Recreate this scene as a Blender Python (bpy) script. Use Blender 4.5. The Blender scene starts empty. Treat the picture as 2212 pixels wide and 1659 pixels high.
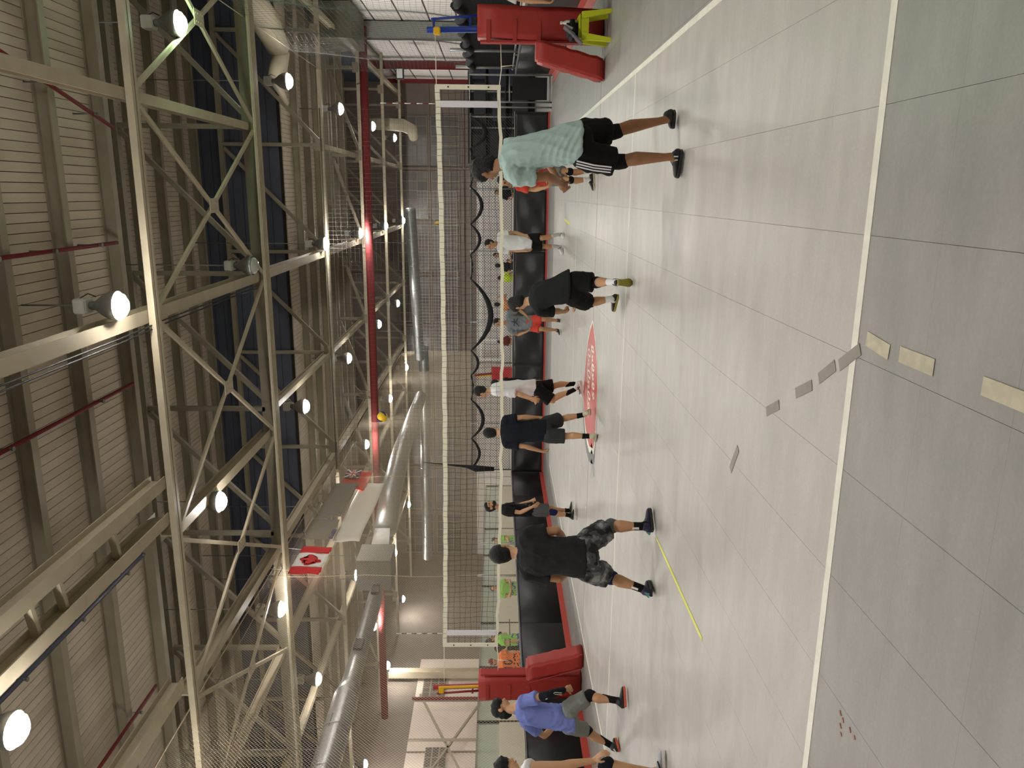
import bpy, bmesh, math, random
import numpy as np
from mathutils import Vector, Matrix
random.seed(7); rng = np.random.default_rng(7)
PI = math.pi
S = bpy.context.scene
C = S.collection

# ---------------------------------------------------------------- camera
FPX, YAW, PITCH, ROLL = 1670.19, 0.2427, -0.0207, 0.0040
cp = Vector((3.1435, -3.2304, 1.5505))
fw = Vector((-math.sin(YAW)*math.cos(PITCH), math.cos(YAW)*math.cos(PITCH), math.sin(PITCH)))
rt = Vector((math.cos(YAW), math.sin(YAW), 0)); up = rt.cross(fw)
r2 = rt*math.cos(ROLL) + up*math.sin(ROLL); u2 = up*math.cos(ROLL) - rt*math.sin(ROLL)
cam = bpy.data.cameras.new('camera'); camo = bpy.data.objects.new('camera', cam); C.objects.link(camo)
cam.sensor_fit = 'HORIZONTAL'; cam.sensor_width = 36.0; cam.lens = FPX/2212*36.0
cam.clip_start = 0.05; cam.clip_end = 200
# the phone was held on its side: picture right is world down, picture top is world right
ax, ay, az = -u2, r2, -fw
camo.matrix_world = Matrix(((ax.x, ay.x, az.x, cp.x), (ax.y, ay.y, az.y, cp.y), (ax.z, ay.z, az.z, cp.z), (0, 0, 0, 1)))
S.camera = camo

# ---------------------------------------------------------------- world, exposure
w = bpy.data.worlds.new('hall_air'); S.world = w; w.use_nodes = True
w.node_tree.nodes['Background'].inputs[0].default_value = (0.9, 0.95, 1.0, 1)
w.node_tree.nodes['Background'].inputs[1].default_value = 0.02
S.view_settings.view_transform = 'Standard'; S.view_settings.look = 'None'
S.view_settings.gamma = 1.0; S.view_settings.use_curve_mapping = False
S.view_settings.exposure = 2.2
S.cycles.max_bounces = 5; S.cycles.diffuse_bounces = 4; S.cycles.glossy_bounces = 2; S.cycles.transparent_max_bounces = 6; S.cycles.transmission_bounces = 2
S.cycles.caustics_reflective = False; S.cycles.caustics_refractive = False; S.cycles.use_adaptive_sampling = True; S.cycles.adaptive_threshold = 0.08
LAMP_POWER = 62.0          # emission of the floodlight lenses

# ---------------------------------------------------------------- materials
MATS = {}
def mat(name, col, rough=0.6, metal=0.0, spec=0.4, noise=None, bump=None, emit=None, alpha=None, var=0.0, sheen=0.0):
    """noise=(scale, amount, detail): value variation; bump=(scale, strength)"""
    if name in MATS: return MATS[name]
    m = bpy.data.materials.new(name); m.use_nodes = True
    nt = m.node_tree; N = nt.nodes; L = nt.links; b = N['Principled BSDF']
    b.inputs['Base Color'].default_value = (*col, 1); b.inputs['Roughness'].default_value = rough
    b.inputs['Metallic'].default_value = metal; b.inputs['Specular IOR Level'].default_value = spec
    if sheen: b.inputs['Sheen Weight'].default_value = sheen
    src = None
    if noise or var:
        tc = N.new('ShaderNodeTexCoord')
        hv = N.new('ShaderNodeHueSaturation'); hv.inputs['Color'].default_value = (*col, 1)
        last = None
        if noise:
            t = N.new('ShaderNodeTexNoise'); t.inputs['Scale'].default_value = noise[0]
            t.inputs['Detail'].default_value = noise[2] if len(noise) > 2 else 5
            L.new(tc.outputs['Object'], t.inputs['Vector'])
            mr = N.new('ShaderNodeMapRange'); mr.inputs[1].default_value = 0.25; mr.inputs[2].default_value = 0.75
            mr.inputs[3].default_value = 1-noise[1]; mr.inputs[4].default_value = 1+noise[1]
            L.new(t.outputs['Fac'], mr.inputs[0]); last = mr.outputs[0]
        if var:
            oi = N.new('ShaderNodeObjectInfo')
            m2 = N.new('ShaderNodeMapRange'); m2.inputs[3].default_value = 1-var; m2.inputs[4].default_value = 1+var
            L.new(oi.outputs['Random'], m2.inputs[0])
            if last:
                mm = N.new('ShaderNodeMath'); mm.operation = 'MULTIPLY'
                L.new(last, mm.inputs[0]); L.new(m2.outputs[0], mm.inputs[1]); last = mm.outputs[0]
            else: last = m2.outputs[0]
        L.new(last, hv.inputs['Value']); L.new(hv.outputs[0], b.inputs['Base Color'])
    if bump:
        tc2 = N.new('ShaderNodeTexCoord'); t = N.new('ShaderNodeTexNoise'); t.inputs['Scale'].default_value = bump[0]
        t.inputs['Detail'].default_value = 4
        L.new(tc2.outputs['Object'], t.inputs['Vector'])
        bp = N.new('ShaderNodeBump'); bp.inputs['Strength'].default_value = bump[1]; bp.inputs['Distance'].default_value = 0.02
        L.new(t.outputs['Fac'], bp.inputs['Height']); L.new(bp.outputs[0], b.inputs['Normal'])
    if emit:
        b.inputs['Emission Color'].default_value = (*emit[0], 1); b.inputs['Emission Strength'].default_value = emit[1]
    if alpha is not None: b.inputs['Alpha'].default_value = alpha
    MATS[name] = m; return m
def srgb(r, g, b):
    f = lambda c: (c/255/12.92) if c/255 <= .04045 else ((c/255+.055)/1.055)**2.4
    return (f(r), f(g), f(b))

# ---------------------------------------------------------------- mesh helpers
def new_obj(name, me, m=None, parent=None):
    o = bpy.data.objects.new(name, me); C.objects.link(o)
    if m is not None and me is not None and len(me.materials) == 0: me.materials.append(m)
    if parent is not None: o.parent = parent
    return o
def finish(bm, name, m=None, parent=None, smooth=False):
    me = bpy.data.meshes.new(name)
    bmesh.ops.recalc_face_normals(bm, faces=bm.faces[:])
    bm.to_mesh(me); bm.free()
    if smooth: me.polygons.foreach_set('use_smooth', [True]*len(me.polygons))
    return new_obj(name, me, m, parent)
def tag(o, label, cat, group=None):
    o['label'] = label; o['category'] = cat
    if group: o['group'] = group
    return o
def thing(name, label, cat, loc=(0, 0, 0), group=None, rz=0.0):
    o = bpy.data.objects.new(name, None); C.objects.link(o); o.location = loc; o.rotation_euler = (0, 0, rz)
    o.empty_display_size = 0.1
    return tag(o, label, cat, group)
def structure(o): o['kind'] = 'structure'; return o
def copy_tree(o, parent=None):
    c = o.copy(); C.objects.link(c); c.parent = parent
    for ch in list(o.children): copy_tree(ch, c)
    return c
def abox(bm, x0, x1, y0, y1, z0, z1):
    v = [bm.verts.new(p) for p in ((x0,y0,z0),(x1,y0,z0),(x1,y1,z0),(x0,y1,z0),(x0,y0,z1),(x1,y0,z1),(x1,y1,z1),(x0,y1,z1))]
    for f in ((0,3,2,1),(4,5,6,7),(0,1,5,4),(1,2,6,5),(2,3,7,6),(3,0,4,7)): bm.faces.new([v[i] for i in f])
    return v
def frame(d, upv=Vector((0, 0, 1))):
    d = d.normalized()
    if abs(d.dot(upv)) > 0.98: upv = Vector((0, 1, 0))
    s = d.cross(upv).normalized(); return s, s.cross(d).normalized()
def abeam(bm, p, q, wdt, hgt, upv=Vector((0, 0, 1))):
    p, q = Vector(p), Vector(q); s, u = frame(q-p, upv)
    v = []
    for e in (p, q):
        for a, b in ((-1,-1),(1,-1),(1,1),(-1,1)): v.append(bm.verts.new(e+s*(a*wdt/2)+u*(b*hgt/2)))
    for f in ((0,1,2,3),(7,6,5,4),(0,4,5,1),(1,5,6,2),(2,6,7,3),(3,7,4,0)): bm.faces.new([v[i] for i in f])
def atube(bm, pts, r, n=8, cap=True):
    pts = [Vector(p) for p in pts]; rs = r if isinstance(r, (list, tuple)) else [r]*len(pts)
    rings = []; s = None
    for i, p in enumerate(pts):
        d = (pts[min(i+1, len(pts)-1)]-pts[max(i-1, 0)])
        if s is None: s, u = frame(d)
        else:
            d.normalize(); s = (s-d*s.dot(d)).normalized(); u = s.cross(d)
        rings.append([bm.verts.new(p+s*(math.cos(2*PI*k/n)*rs[i])+u*(math.sin(2*PI*k/n)*rs[i])) for k in range(n)])
    for a, b in zip(rings, rings[1:]):
        for k in range(n): bm.faces.new((a[k], a[(k+1) % n], b[(k+1) % n], b[k]))
    if cap and n > 2:
        bm.faces.new(rings[0][::-1]); bm.faces.new(rings[-1])
def alathe(bm, prof, n=20, c=(0, 0, 0), close=True):
    c = Vector(c); rings = []
    for r, z in prof:
        rings.append([bm.verts.new(c+Vector((r*math.cos(2*PI*k/n), r*math.sin(2*PI*k/n), z))) for k in range(n)])
    for a, b in zip(rings, rings[1:]):
        for k in range(n): bm.faces.new((a[k], a[(k+1) % n], b[(k+1) % n], b[k]))
    if close:
        bm.faces.new(rings[0][::-1]); bm.faces.new(rings[-1])
def box(name, b, m, parent=None, bev=0.0):
    bm = bmesh.new(); abox(bm, *b)
    if bev: bmesh.ops.bevel(bm, geom=bm.edges[:], offset=bev, segments=2, profile=0.7, affect='EDGES')
    return finish(bm, name, m, parent)
def beam(name, p, q, wdt, hgt, m, parent=None):
    bm = bmesh.new(); abeam(bm, p, q, wdt, hgt); return finish(bm, name, m, parent)
def tube(name, pts, r, m, parent=None, n=10):
    bm = bmesh.new(); atube(bm, pts, r, n); return finish(bm, name, m, parent, smooth=True)
def poly_prism(name, pts, z0, z1, m, parent=None):
    bm = bmesh.new()
    a = [bm.verts.new((x, y, z0)) for x, y in pts]; b = [bm.verts.new((x, y, z1)) for x, y in pts]
    n = len(pts); bm.faces.new(a[::-1]); bm.faces.new(b)
    for i in range(n): bm.faces.new((a[i], a[(i+1) % n], b[(i+1) % n], b[i]))
    bmesh.ops.triangulate(bm, faces=[f for f in bm.faces if len(f.verts) > 4])
    return finish(bm, name, m, parent)
def strings(name, segs, r, m, parent=None, n=3):
    """many thin cords as one mesh; segs: list of point lists"""
    V = []; F = []
    for pts in segs:
        pts = [Vector(p) for p in pts]; base0 = len(V)
        for i, p in enumerate(pts):
            d = pts[min(i+1, len(pts)-1)]-pts[max(i-1, 0)]; s, u = frame(d)
            for k in range(n): V.append(p+s*(math.cos(2*PI*k/n)*r)+u*(math.sin(2*PI*k/n)*r))
        for i in range(len(pts)-1):
            for k in range(n):
                F.append((base0+i*n+k, base0+i*n+(k+1) % n, base0+(i+1)*n+(k+1) % n, base0+(i+1)*n+k))
    me = bpy.data.meshes.new(name); me.from_pydata(V, [], F); me.update()
    return new_obj(name, me, m, parent)
ORD = ['first','second','third','fourth','fifth','sixth','seventh','eighth','ninth','tenth','eleventh','twelfth','thirteenth','fourteenth','fifteenth','sixteenth','seventeenth','eighteenth','nineteenth','twentieth']

# shared materials
M_tan = mat('tan_steel_paint', srgb(172,161,138), 0.55, noise=(2.5, 0.10), spec=0.3)
M_tan2 = mat('olive_steel_paint', srgb(138,129,110), 0.6, noise=(3, 0.12), spec=0.25)
M_dark = mat('dark_navy_siding', srgb(74,78,90), 0.7, noise=(1.5, 0.12))
M_plank = mat('ceiling_plank_paint', srgb(184,172,154), 0.75, noise=(3.2, 0.12, 6), var=0.06, spec=0.15)
M_gap = mat('dark_gap', srgb(40,34,28), 0.9)
M_redpipe = mat('dark_red_paint', srgb(104,38,38), 0.75, spec=.2)
M_black = mat('black_rubber', (0.012,0.012,0.013), 0.6)
M_white = mat('white_paint', srgb(225,224,216), 0.5)
M_galv = mat('galvanised_steel', srgb(150,150,146), 0.38, metal=0.75, noise=(6, 0.12))
M_steel = mat('grey_steel', srgb(120,120,116), 0.45, metal=0.6)
# ================================================================ THE HALL
XL, XR, YN, YF = -20.0, 9.2, -7.0, 43.6        # side walls, near and far wall
ZD, ZM = 8.0, 10.65                             # low plank deck, raised monitor roof
# ---- floor: slab, painted sports tiles
def court_paint():
    m = bpy.data.materials.new('sports_tile_paint'); m.use_nodes = True
    nt = m.node_tree; N = nt.nodes; L = nt.links; b = N['Principled BSDF']
    g = N.new('ShaderNodeNewGeometry'); sp = N.new('ShaderNodeSeparateXYZ'); L.new(g.outputs['Position'], sp.inputs[0])
    def cmp(sock, op, val):
        n = N.new('ShaderNodeMath'); n.operation = op; L.new(sock, n.inputs[0]); n.inputs[1].default_value = val; return n.outputs[0]
    def mul(a, c):
        n = N.new('ShaderNodeMath'); n.operation = 'MULTIPLY'; L.new(a, n.inputs[0]); L.new(c, n.inputs[1]); return n.outputs[0]
    inside = mul(mul(cmp(sp.outputs[0], 'GREATER_THAN', -4.5), cmp(sp.outputs[0], 'LESS_THAN', 4.5)),
                 mul(cmp(sp.outputs[1], 'GREATER_THAN', 0.0), cmp(sp.outputs[1], 'LESS_THAN', 18.0)))
    mix = N.new('ShaderNodeMixRGB'); mix.inputs[1].default_value = (*srgb(150,146,140), 1); mix.inputs[2].default_value = (*srgb(184,179,172), 1)
    L.new(inside, mix.inputs[0])
    # broad scuffing stretched across the court, plus fine speckle
    mp = N.new('ShaderNodeMapping'); mp.inputs['Scale'].default_value = (0.8, 2.6, 1.0); L.new(g.outputs['Position'], mp.inputs['Vector'])
    n1 = N.new('ShaderNodeTexNoise'); n1.inputs['Scale'].default_value = 1.6; n1.inputs['Detail'].default_value = 8; n1.inputs['Roughness'].default_value = 0.62
    L.new(mp.outputs[0], n1.inputs['Vector'])
    n2 = N.new('ShaderNodeTexNoise'); n2.inputs['Scale'].default_value = 60; n2.inputs['Detail'].default_value = 3; L.new(g.outputs['Position'], n2.inputs['Vector'])
    n3 = N.new('ShaderNodeTexNoise'); n3.inputs['Scale'].default_value = 9; n3.inputs['Detail'].default_value = 9; n3.inputs['Roughness'].default_value = 0.75; n3.inputs['Distortion'].default_value = 1.2
    L.new(g.outputs['Position'], n3.inputs['Vector'])
    def rng_(sock, a, c, lo, hi):
        r = N.new('ShaderNodeMapRange'); r.inputs[1].default_value = a; r.inputs[2].default_value = c; r.inputs[3].default_value = lo; r.inputs[4].default_value = hi
        L.new(sock, r.inputs[0]); return r.outputs[0]
    v = mul(mul(rng_(n1.outputs[0], .3, .7, .87, 1.09), rng_(n2.outputs[0], .3, .7, .96, 1.04)), rng_(n3.outputs[0], .35, .72, .96, 1.06))
    hv = N.new('ShaderNodeHueSaturation'); L.new(mix.outputs[0], hv.inputs['Color']); L.new(v, hv.inputs['Value'])
    L.new(hv.outputs[0], b.inputs['Base Color'])
    L.new(rng_(n3.outputs[0], .35, .7, .34, .5), b.inputs['Roughness']); b.inputs['Specular IOR Level'].default_value = 0.35
    bp = N.new('ShaderNodeBump'); bp.inputs['Strength'].default_value = 0.12; bp.inputs['Distance'].default_value = 0.004
    L.new(n2.outputs[0], bp.inputs['Height']); L.new(bp.outputs[0], b.inputs['Normal'])
    return m
M_tile = court_paint()
M_slab = mat('concrete_slab', srgb(120,119,114), 0.5, noise=(1.2, 0.1))
floor = structure(box('floor', (XL, XR, YN, YF, -0.12, -0.012), M_slab))
TS, TX0, TY0 = 0.5135, 0.93, -0.008
tiles = []
for i in range(-14, 12):
    for j in range(-6, 41):
        x0, y0 = TX0+i*TS, TY0+j*TS
        if x0+TS < -5.9 or x0 > 6.6 or y0 > 20.9: continue
        tiles.append((x0, y0))
def tile_rank(t):
    d = Vector((t[0]+TS/2, t[1]+TS/2, 0))-cp; z = d.dot(fw)
    if z < 0.8: return 1e6+abs(z)
    u = d.dot(rt)/z; v = -d.dot(up)/z
    vis = abs(u) < 0.52 and v < 0.69
    return z if vis else 1e5+z
tiles.sort(key=tile_rank)
bmt = bmesh.new(); gp = 0.0008; gy = 0.0003; abox(bmt, gp, TS-gp, gy, TS-gy, -0.012, 0.0)
tme = bpy.data.meshes.new('floor_tile'); bmesh.ops.recalc_face_normals(bmt, faces=bmt.faces[:]); bmt.to_mesh(tme); bmt.free()
for x0, y0 in tiles[:300]:
    o = new_obj('floor_tile', tme, M_tile, floor); o.location = (x0, y0, 0)
bmt = bmesh.new()
for x0, y0 in tiles[300:]: abox(bmt, x0+gp, x0+TS-gp, y0+gy, y0+TS-gy, -0.012, 0.0)
o = finish(bmt, 'far_floor_tile', M_tile, floor); o['kind'] = 'stuff'
# painted lines (thin paint films on the tiles)
M_line = mat('white_line_paint', srgb(232,229,214), 0.5, noise=(9, 0.10, 8))
M_redline = mat('thin_red_line_paint', srgb(150,96,88), 0.5)
def line(name, x0, x1, y0, y1, m=M_line): return box(name, (x0, x1, y0, y1, 0.0003, 0.0016), m, floor)
line('end_line', -4.5, 4.5, 0.0, 0.055); line('end_line', -4.5, 4.5, 17.945, 18.0)
line('sideline', 4.445, 4.5, 0.055, 17.945); line('sideline', -4.5, -4.445, 0.055, 17.945)
line('attack_line', -4.445, 4.445, 5.965, 6.0); line('attack_line', -4.445, 4.445, 12.0, 12.035)
line('centre_line', -5.8, 6.3, 8.985, 9.005, M_redline)
# centre emblem: red leaf-shaped badge, white border, grey drop shadow, cursive lettering
out = [(1.18,9.02),(1.02,9.30),(0.75,9.60),(0.42,9.82),(0.05,9.95),(-0.35,9.98),(-0.62,9.86),(-0.86,9.55),(-0.98,9.22),(-1.02,8.92),(-0.97,8.72),(-0.86,8.62),(-0.90,8.45),(-0.86,8.34),(-0.72,8.26),(-0.45,8.20),(-0.1,8.14),(0.3,8.16),(0.62,8.30),(0.92,8.60)]
sh = [(x-0.07 if x > 0 else x-0.16, y-0.02 if y < 9 else y+0.04) for x, y in out]
inn = []
cxm = (0.0, 9.05)
for x, y in out:
    dx, dy = x-cxm[0], y-cxm[1]; l = math.hypot(dx, dy); k = (l-0.05)/l if x > -0.7 else (l-0.10)/l
    inn.append((cxm[0]+dx*k, cxm[1]+dy*k))
emb = thing('court_emblem', 'red leaf-shaped floor emblem with white border and white cursive lettering at court centre', 'emblem')
poly_prism('drop_shadow', sh, 0.0016, 0.0022, mat('emblem_grey', srgb(112,112,112), 0.5), emb)
poly_prism('white_border', out, 0.0022, 0.0028, M_line, emb)
poly_prism('red_field', inn, 0.0028, 0.0034, mat('emblem_red', srgb(196,84,78), 0.45, noise=(3, 0.08)), emb)
def cursive(x0, x1, y, amp, loops, ph):
    pts = []
    n = loops*14
    for k in range(n+1):
        t = k/n; a = t*loops*2*PI+ph
        pts.append((x0+(x1-x0)*t+amp*0.55*math.sin(a)*(-1), y(t)+amp*math.cos(a)*(1.0+0.5*math.sin(t*17+ph)), 0.0038))
    return pts
for pts in (cursive(0.78, -0.05, lambda t: 8.98-0.30*t*1.2, 0.13, 6, 0.3), cursive(0.62, -0.42, lambda t: 9.42-0.25*t, 0.17, 6, 1.4)):
    bmc = bmesh.new(); rg = []
    for i, p in enumerate(pts):
        d = Vector(pts[min(i+1, len(pts)-1)])-Vector(pts[max(i-1, 0)]); sd, ud = frame(d); wv = 0.012+0.010*abs(math.sin(i*.45))
        rg.append((bmc.verts.new(Vector(p)+sd*wv), bmc.verts.new(Vector(p)-sd*wv)))
    for a, b in zip(rg, rg[1:]): bmc.faces.new((a[0], a[1], b[1], b[0]))
    finish(bmc, 'cursive_lettering', M_line, emb)
# tape left on the floor
M_ytape = mat('yellow_tape', srgb(222,222,92), 0.5)
def ftape(lbl, p, q, wd, m, nm='floor_tape', grp=None):
    bm = bmesh.new(); abeam(bm, (p[0], p[1], 0.0022), (q[0], q[1], 0.0022), wd, 0.0012)
    return tag(finish(bm, nm, m), lbl, 'tape', grp)
ftape('long bright yellow tape stripe behind the camouflage player', (-0.07, 3.62), (-0.09, 1.90), 0.035, M_ytape)
ftape('short yellow tape scrap on the far half of the court', (2.56, 14.8), (2.51, 13.5), 0.06, M_ytape)
M_old = mat('worn_masking_tape', srgb(196,188,164), 0.8, noise=(14, 0.2, 8)); M_grime = mat('tape_residue', srgb(150,146,136), 0.8, noise=(10, 0.12))
ftape('worn pale tape dash just outside the end line', (2.565,-0.075), (2.545,-0.27), 0.062, M_old, grp='worn tape dashes')
ftape('worn pale tape dash second from the end line on dark floor', (2.555,-0.35), (2.555,-0.59), 0.062, M_old, grp='worn tape dashes')
ftape('worn pale tape dash closest to the viewer', (2.56,-0.87), (2.56,-1.12), 0.062, M_old, grp='worn tape dashes')
for k, (p, q) in enumerate((((2.40,0.15),(2.51,-0.03)), ((2.29,0.35),(2.39,0.19)), ((2.15,0.61),(2.24,0.42)), ((1.94,1.0),(2.03,0.82)), ((1.57,1.44),(1.38,1.56)))):
    ftape('faded tape residue, %s of five inside the end line' % ORD[k], p, q, 0.055, M_grime, 'tape_residue', 'faded tape residue')

M_scuff = mat('red_scuff', srgb(168,112,100), .6, noise=(40, .3))
for k, (x, y, l) in enumerate(((0.90, -.24, .03), (0.885, -.27, .03), (0.845, -.255, .03), (0.89, -.34, .03), (0.885, -.385, .025), (.81, -.27, .025))):
    ftape('small red paint scuff outside the end line, %s from the right' % ORD[k], (x, y), (x-l*.6, y-l*.5), .014, M_scuff, 'paint_scuff', 'red paint scuffs')

# ---- roof: low plank deck, raised monitor, purlins
ceiling = structure(box('ceiling', (XL, XR, YN, 10.0, ZD+0.035, ZD+0.12), M_gap))
PW = 0.135; joints = [YN, -2.2, 1.6, 5.4, 10.0]
pl = []
for i in range(int((XR-XL)/PW)):
    x0 = XL+i*PW; off = rng.uniform(-1.2, 1.2)
    ys = [YN, 2.6+off, 10.0]
    for a, b in zip(ys, ys[1:]): pl.append((x0, a, b))
def plank_rank(p):
    return 0 if (-6.6 < p[0] < 7.6 and p[2] > 4) else 1
pl.sort(key=plank_rank)
plank_me = bpy.data.meshes.new('ceiling_plank'); bmp = bmesh.new(); abox(bmp, 0.004, PW-0.006, 0, 1, 0.0, 0.034)
bmesh.ops.recalc_face_normals(bmp, faces=bmp.faces[:]); bmp.to_mesh(plank_me); bmp.free()
nvis = sum(1 for p in pl if plank_rank(p) == 0)
for k, (x0, a, b) in enumerate(pl[:min(300, nvis)]):
    o = new_obj('ceiling_plank', plank_me, M_plank, ceiling); o.location = (x0, a+0.004, ZD+float(rng.uniform(0, .006))); o.scale = (1, b-a-0.008, 1)
def plank_field(name, x0, x1, y0, y1, z, parent, skip=0):
    bm = bmesh.new(); n = int((x1-x0)/PW)
    for i in range(n):
        ym = y0+(y1-y0)*float(rng.uniform(.3, .7)); dz = float(rng.uniform(0, .008))
        for a, b in ((y0, ym), (ym, y1)): abox(bm, x0+i*PW+.004, x0+(i+1)*PW-.006, a+.004, b-.004, z+dz, z+dz+.034)
    o = finish(bm, name, M_plank, parent); o['kind'] = 'stuff'; return o
bmp = bmesh.new()
for x0, a, b in pl[min(300, nvis):]: abox(bmp, x0+.004, x0+PW-.006, a+.004, b-.004, ZD+.002, ZD+.036)
o = finish(bmp, 'outer_ceiling_plank', M_plank, ceiling); o['kind'] = 'stuff'
mon = structure(box('ceiling_monitor', (XL, XR, 10.0, 21.2, ZM+0.035, ZM+0.12), M_gap))
plank_field('monitor_plank', XL, XR, 10.1, 21.1, ZM, mon)
mid = structure(box('ceiling_middle', (XL, XR, 21.2, 30.0, ZD+0.035, ZD+0.12), M_gap))
plank_field('middle_plank', XL, XR, 21.25, 30.0, ZD, mid)
mon2 = structure(box('ceiling_far_monitor', (XL, XR, 30.0, YF, ZM+0.035, ZM+0.12), M_gap))
plank_field('far_monitor_plank', XL, XR, 30.05, YF-0.1, ZM, mon2)
def siding(name, y, z0, z1, face):
    o = structure(box(name, (XL, XR, y, y+0.06, z0, z1), M_dark))
    n = 9
    for k in range(n):                     # lapped sheets, each lip proud of the one above
        zz = z0+(z1-z0)*k/n
        b_ = box('siding_sheet', (XL, XR, y-0.03 if face < 0 else y+0.06, y if face < 0 else y+0.09, zz+0.012, zz+(z1-z0)/n-0.012), M_dark, o)
    return o
siding('wall_monitor_near', 9.98, ZD+0.12, ZM+0.03, 1)
siding('wall_monitor_far', 21.14, ZD+0.12, ZM+0.03, -1)
siding('wall_far_monitor_near', 29.98, ZD+0.12, ZM+0.03, 1)
# purlins: rolled joists across the hall
def ibeam_x(name, y, z, x0, x1, m, parent=None, h=0.22, wd=0.13):
    bm = bmesh.new()
    abox(bm, x0, x1, y-wd/2, y+wd/2, z, z+0.018); abox(bm, x0, x1, y-0.012, y+0.012, z+0.018, z+h-0.018); abox(bm, x0, x1, y-wd/2, y+wd/2, z+h-0.018, z+h)
    return finish(bm, name, m, parent)
for k, y in enumerate((-0.9, 0.65, 2.2, 3.75, 5.3, 6.83, 8.35, 9.9)):
    tag(ibeam_x('roof_purlin', y, ZD-0.225, XL, XR, M_tan2, h=0.225, wd=0.15), 'olive steel roof purlin under the low plank ceiling, %s from the raised bay' % ORD[7-k], 'beam', 'purlins of the near plank ceiling')
for k, y in enumerate((12.2, 13.75, 15.3, 16.8, 18.3, 19.8, 20.9)):
    tag(ibeam_x('roof_purlin', y, ZM-0.23, XL, XR, M_tan2, h=0.23, wd=0.14), 'olive roof purlin in the raised roof bay, %s from the front' % ORD[k], 'beam', 'purlins of the raised roof bay')
for k, y in enumerate((22.4, 23.9, 25.4, 26.9, 28.4, 29.85)):
    tag(ibeam_x('roof_purlin', y, ZD-0.225, XL, XR, M_tan2, h=0.225, wd=0.14), 'roof purlin over the middle of the hall, %s beyond the raised bay' % ORD[k], 'beam', 'purlins over the middle of the hall')

# trusses across the hall
PX = [4.47+3.15*k for k in range(1, -9, -1)]
PX = [x for x in PX if XL < x < XR]
def truss(y, lbl, deep=True, web=True, top=9.8, zb=6.7, heavy=False):
    t = thing('roof_truss', lbl, 'truss', (0, 0, 0))
    if heavy:       # riveted built-up bottom chord: broad plate with raised strips
        bm = bmesh.new(); abox(bm, XL, XR, y-0.2, y+0.2, zb, zb+0.04); finish(bm, 'bottom_chord', M_tan, t)
        for dy in (-0.14, -0.04, 0.06, 0.15): box('chord_strip', (XL, XR, y+dy-0.03, y+dy+0.03, zb-0.014, zb), M_tan, t)
        box('chord_web', (XL, XR, y-0.05, y+0.05, zb+0.04, zb+0.32), M_tan2, t)
    else:
        for dy in (-0.055, 0.055):
            bm = bmesh.new(); abox(bm, XL, XR, y+dy-0.04, y+dy+0.04, zb, zb+0.015); abox(bm, XL, XR, y+dy-0.008 if dy > 0 else y+dy-0.0, y+dy+0.0 if dy > 0 else y+dy+0.008, zb+0.015, zb+0.12)
            finish(bm, 'chord_angle', M_tan, t)
    if web:
        bm = bmesh.new(); abox(bm, XL, XR, y-0.09, y+0.09, top-0.12, top); finish(bm, 'top_chord', M_tan2, t)
        for i, x in enumerate(PX):
            beam('post', (x, y, zb+0.05), (x, y, top-0.1), 0.1, 0.1, M_tan2, t)
            if i+1 < len(PX):
                beam('diagonal', (PX[i+1]+0.05, y+0.02, zb+0.08), (x-0.1, y+0.02, top-0.12), 0.10, 0.10, M_tan2, t)
            box('gusset', (x-0.18, x+0.18, y-0.065, y-0.05, zb+0.02, zb+0.25), M_tan2, t)
    return t
truss(8.55, 'slim riveted double-angle tie beam under the near plank ceiling', web=False)
truss(14.35, 'heavy roof truss with broad riveted tan bottom chord nearest the viewer', heavy=True)
truss(20.95, 'tan roof truss at the back of the raised bay, behind the broad chord')
truss(27.7, 'roof truss beside the dark red overhead pipe', top=7.95)
truss(34.0, 'dim roof truss in the far half, second from the end wall')
truss(40.5, 'dim roof truss closest to the end wall')
# ties running lengthwise at chord level
def tie(x, y0, y1, lbl, wd=0.15, h=0.2, m=M_tan, z=6.83, grp=None):
    bm = bmesh.new(); abox(bm, x-wd/2, x+wd/2, y0, y1, z, z+0.02); abox(bm, x-0.015, x+0.015, y0, y1, z+0.02, z+h-0.02); abox(bm, x-wd/2, x+wd/2, y0, y1, z+h-0.02, z+h)
    return tag(finish(bm, 'tie_beam', m), lbl, 'beam', grp)
tie(1.27, YN, 42.0, 'tan lengthwise beam carrying the floodlight row over mid court', 0.2, 0.24)
tie(4.46, YN, 14.3, 'tan lengthwise beam on the right, ending at the broad chord', 0.16, 0.2)
tie(4.46, 21.0, 42.0, 'lengthwise beam at right beyond the raised bay')
ld = thing('ladder_beam', 'twin lengthwise beams joined by short spacers, left of the lit floodlight', 'beam')
for x in (-1.40, -2.02):
    bm = bmesh.new(); abox(bm, x-0.1, x+0.1, YN, 8.5, 6.83, 6.85); abox(bm, x-0.015, x+0.015, YN, 8.5, 6.85, 7.05); abox(bm, x-0.1, x+0.1, YN, 8.5, 7.05, 7.07); finish(bm, 'chord', M_tan, ld)
for y in (4.9, 5.5, 6.9, 2.4, 0.3, -2.0): beam('spacer', (-1.42, y, 6.95), (-2.0, y+0.12, 6.95), 0.07, 0.1, M_tan, ld)
tie(-2.38, 8.6, 14.2, 'tan lengthwise beam between slim tie and broad chord, left of centre', 0.2, 0.22)
tie(-1.9, 14.4, 42.0, 'lengthwise beam over the far half, left of centre')
tie(-5.0, YN, 8.4, 'wide lengthwise beam at far left above the netting', 0.26, 0.24)
tie(-5.37, 8.6, 42.0, 'lengthwise beam running along the top of the side netting', 0.2, 0.22)
tie(-8.15, YN, 42.0, 'lengthwise beam behind the netting, first left of it'); tie(-11.3, YN, 42.0, 'lengthwise beam behind the netting, second left of it'); tie(-14.45, YN, 42.0, 'lengthwise beam behind the netting, third left of it')
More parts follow.
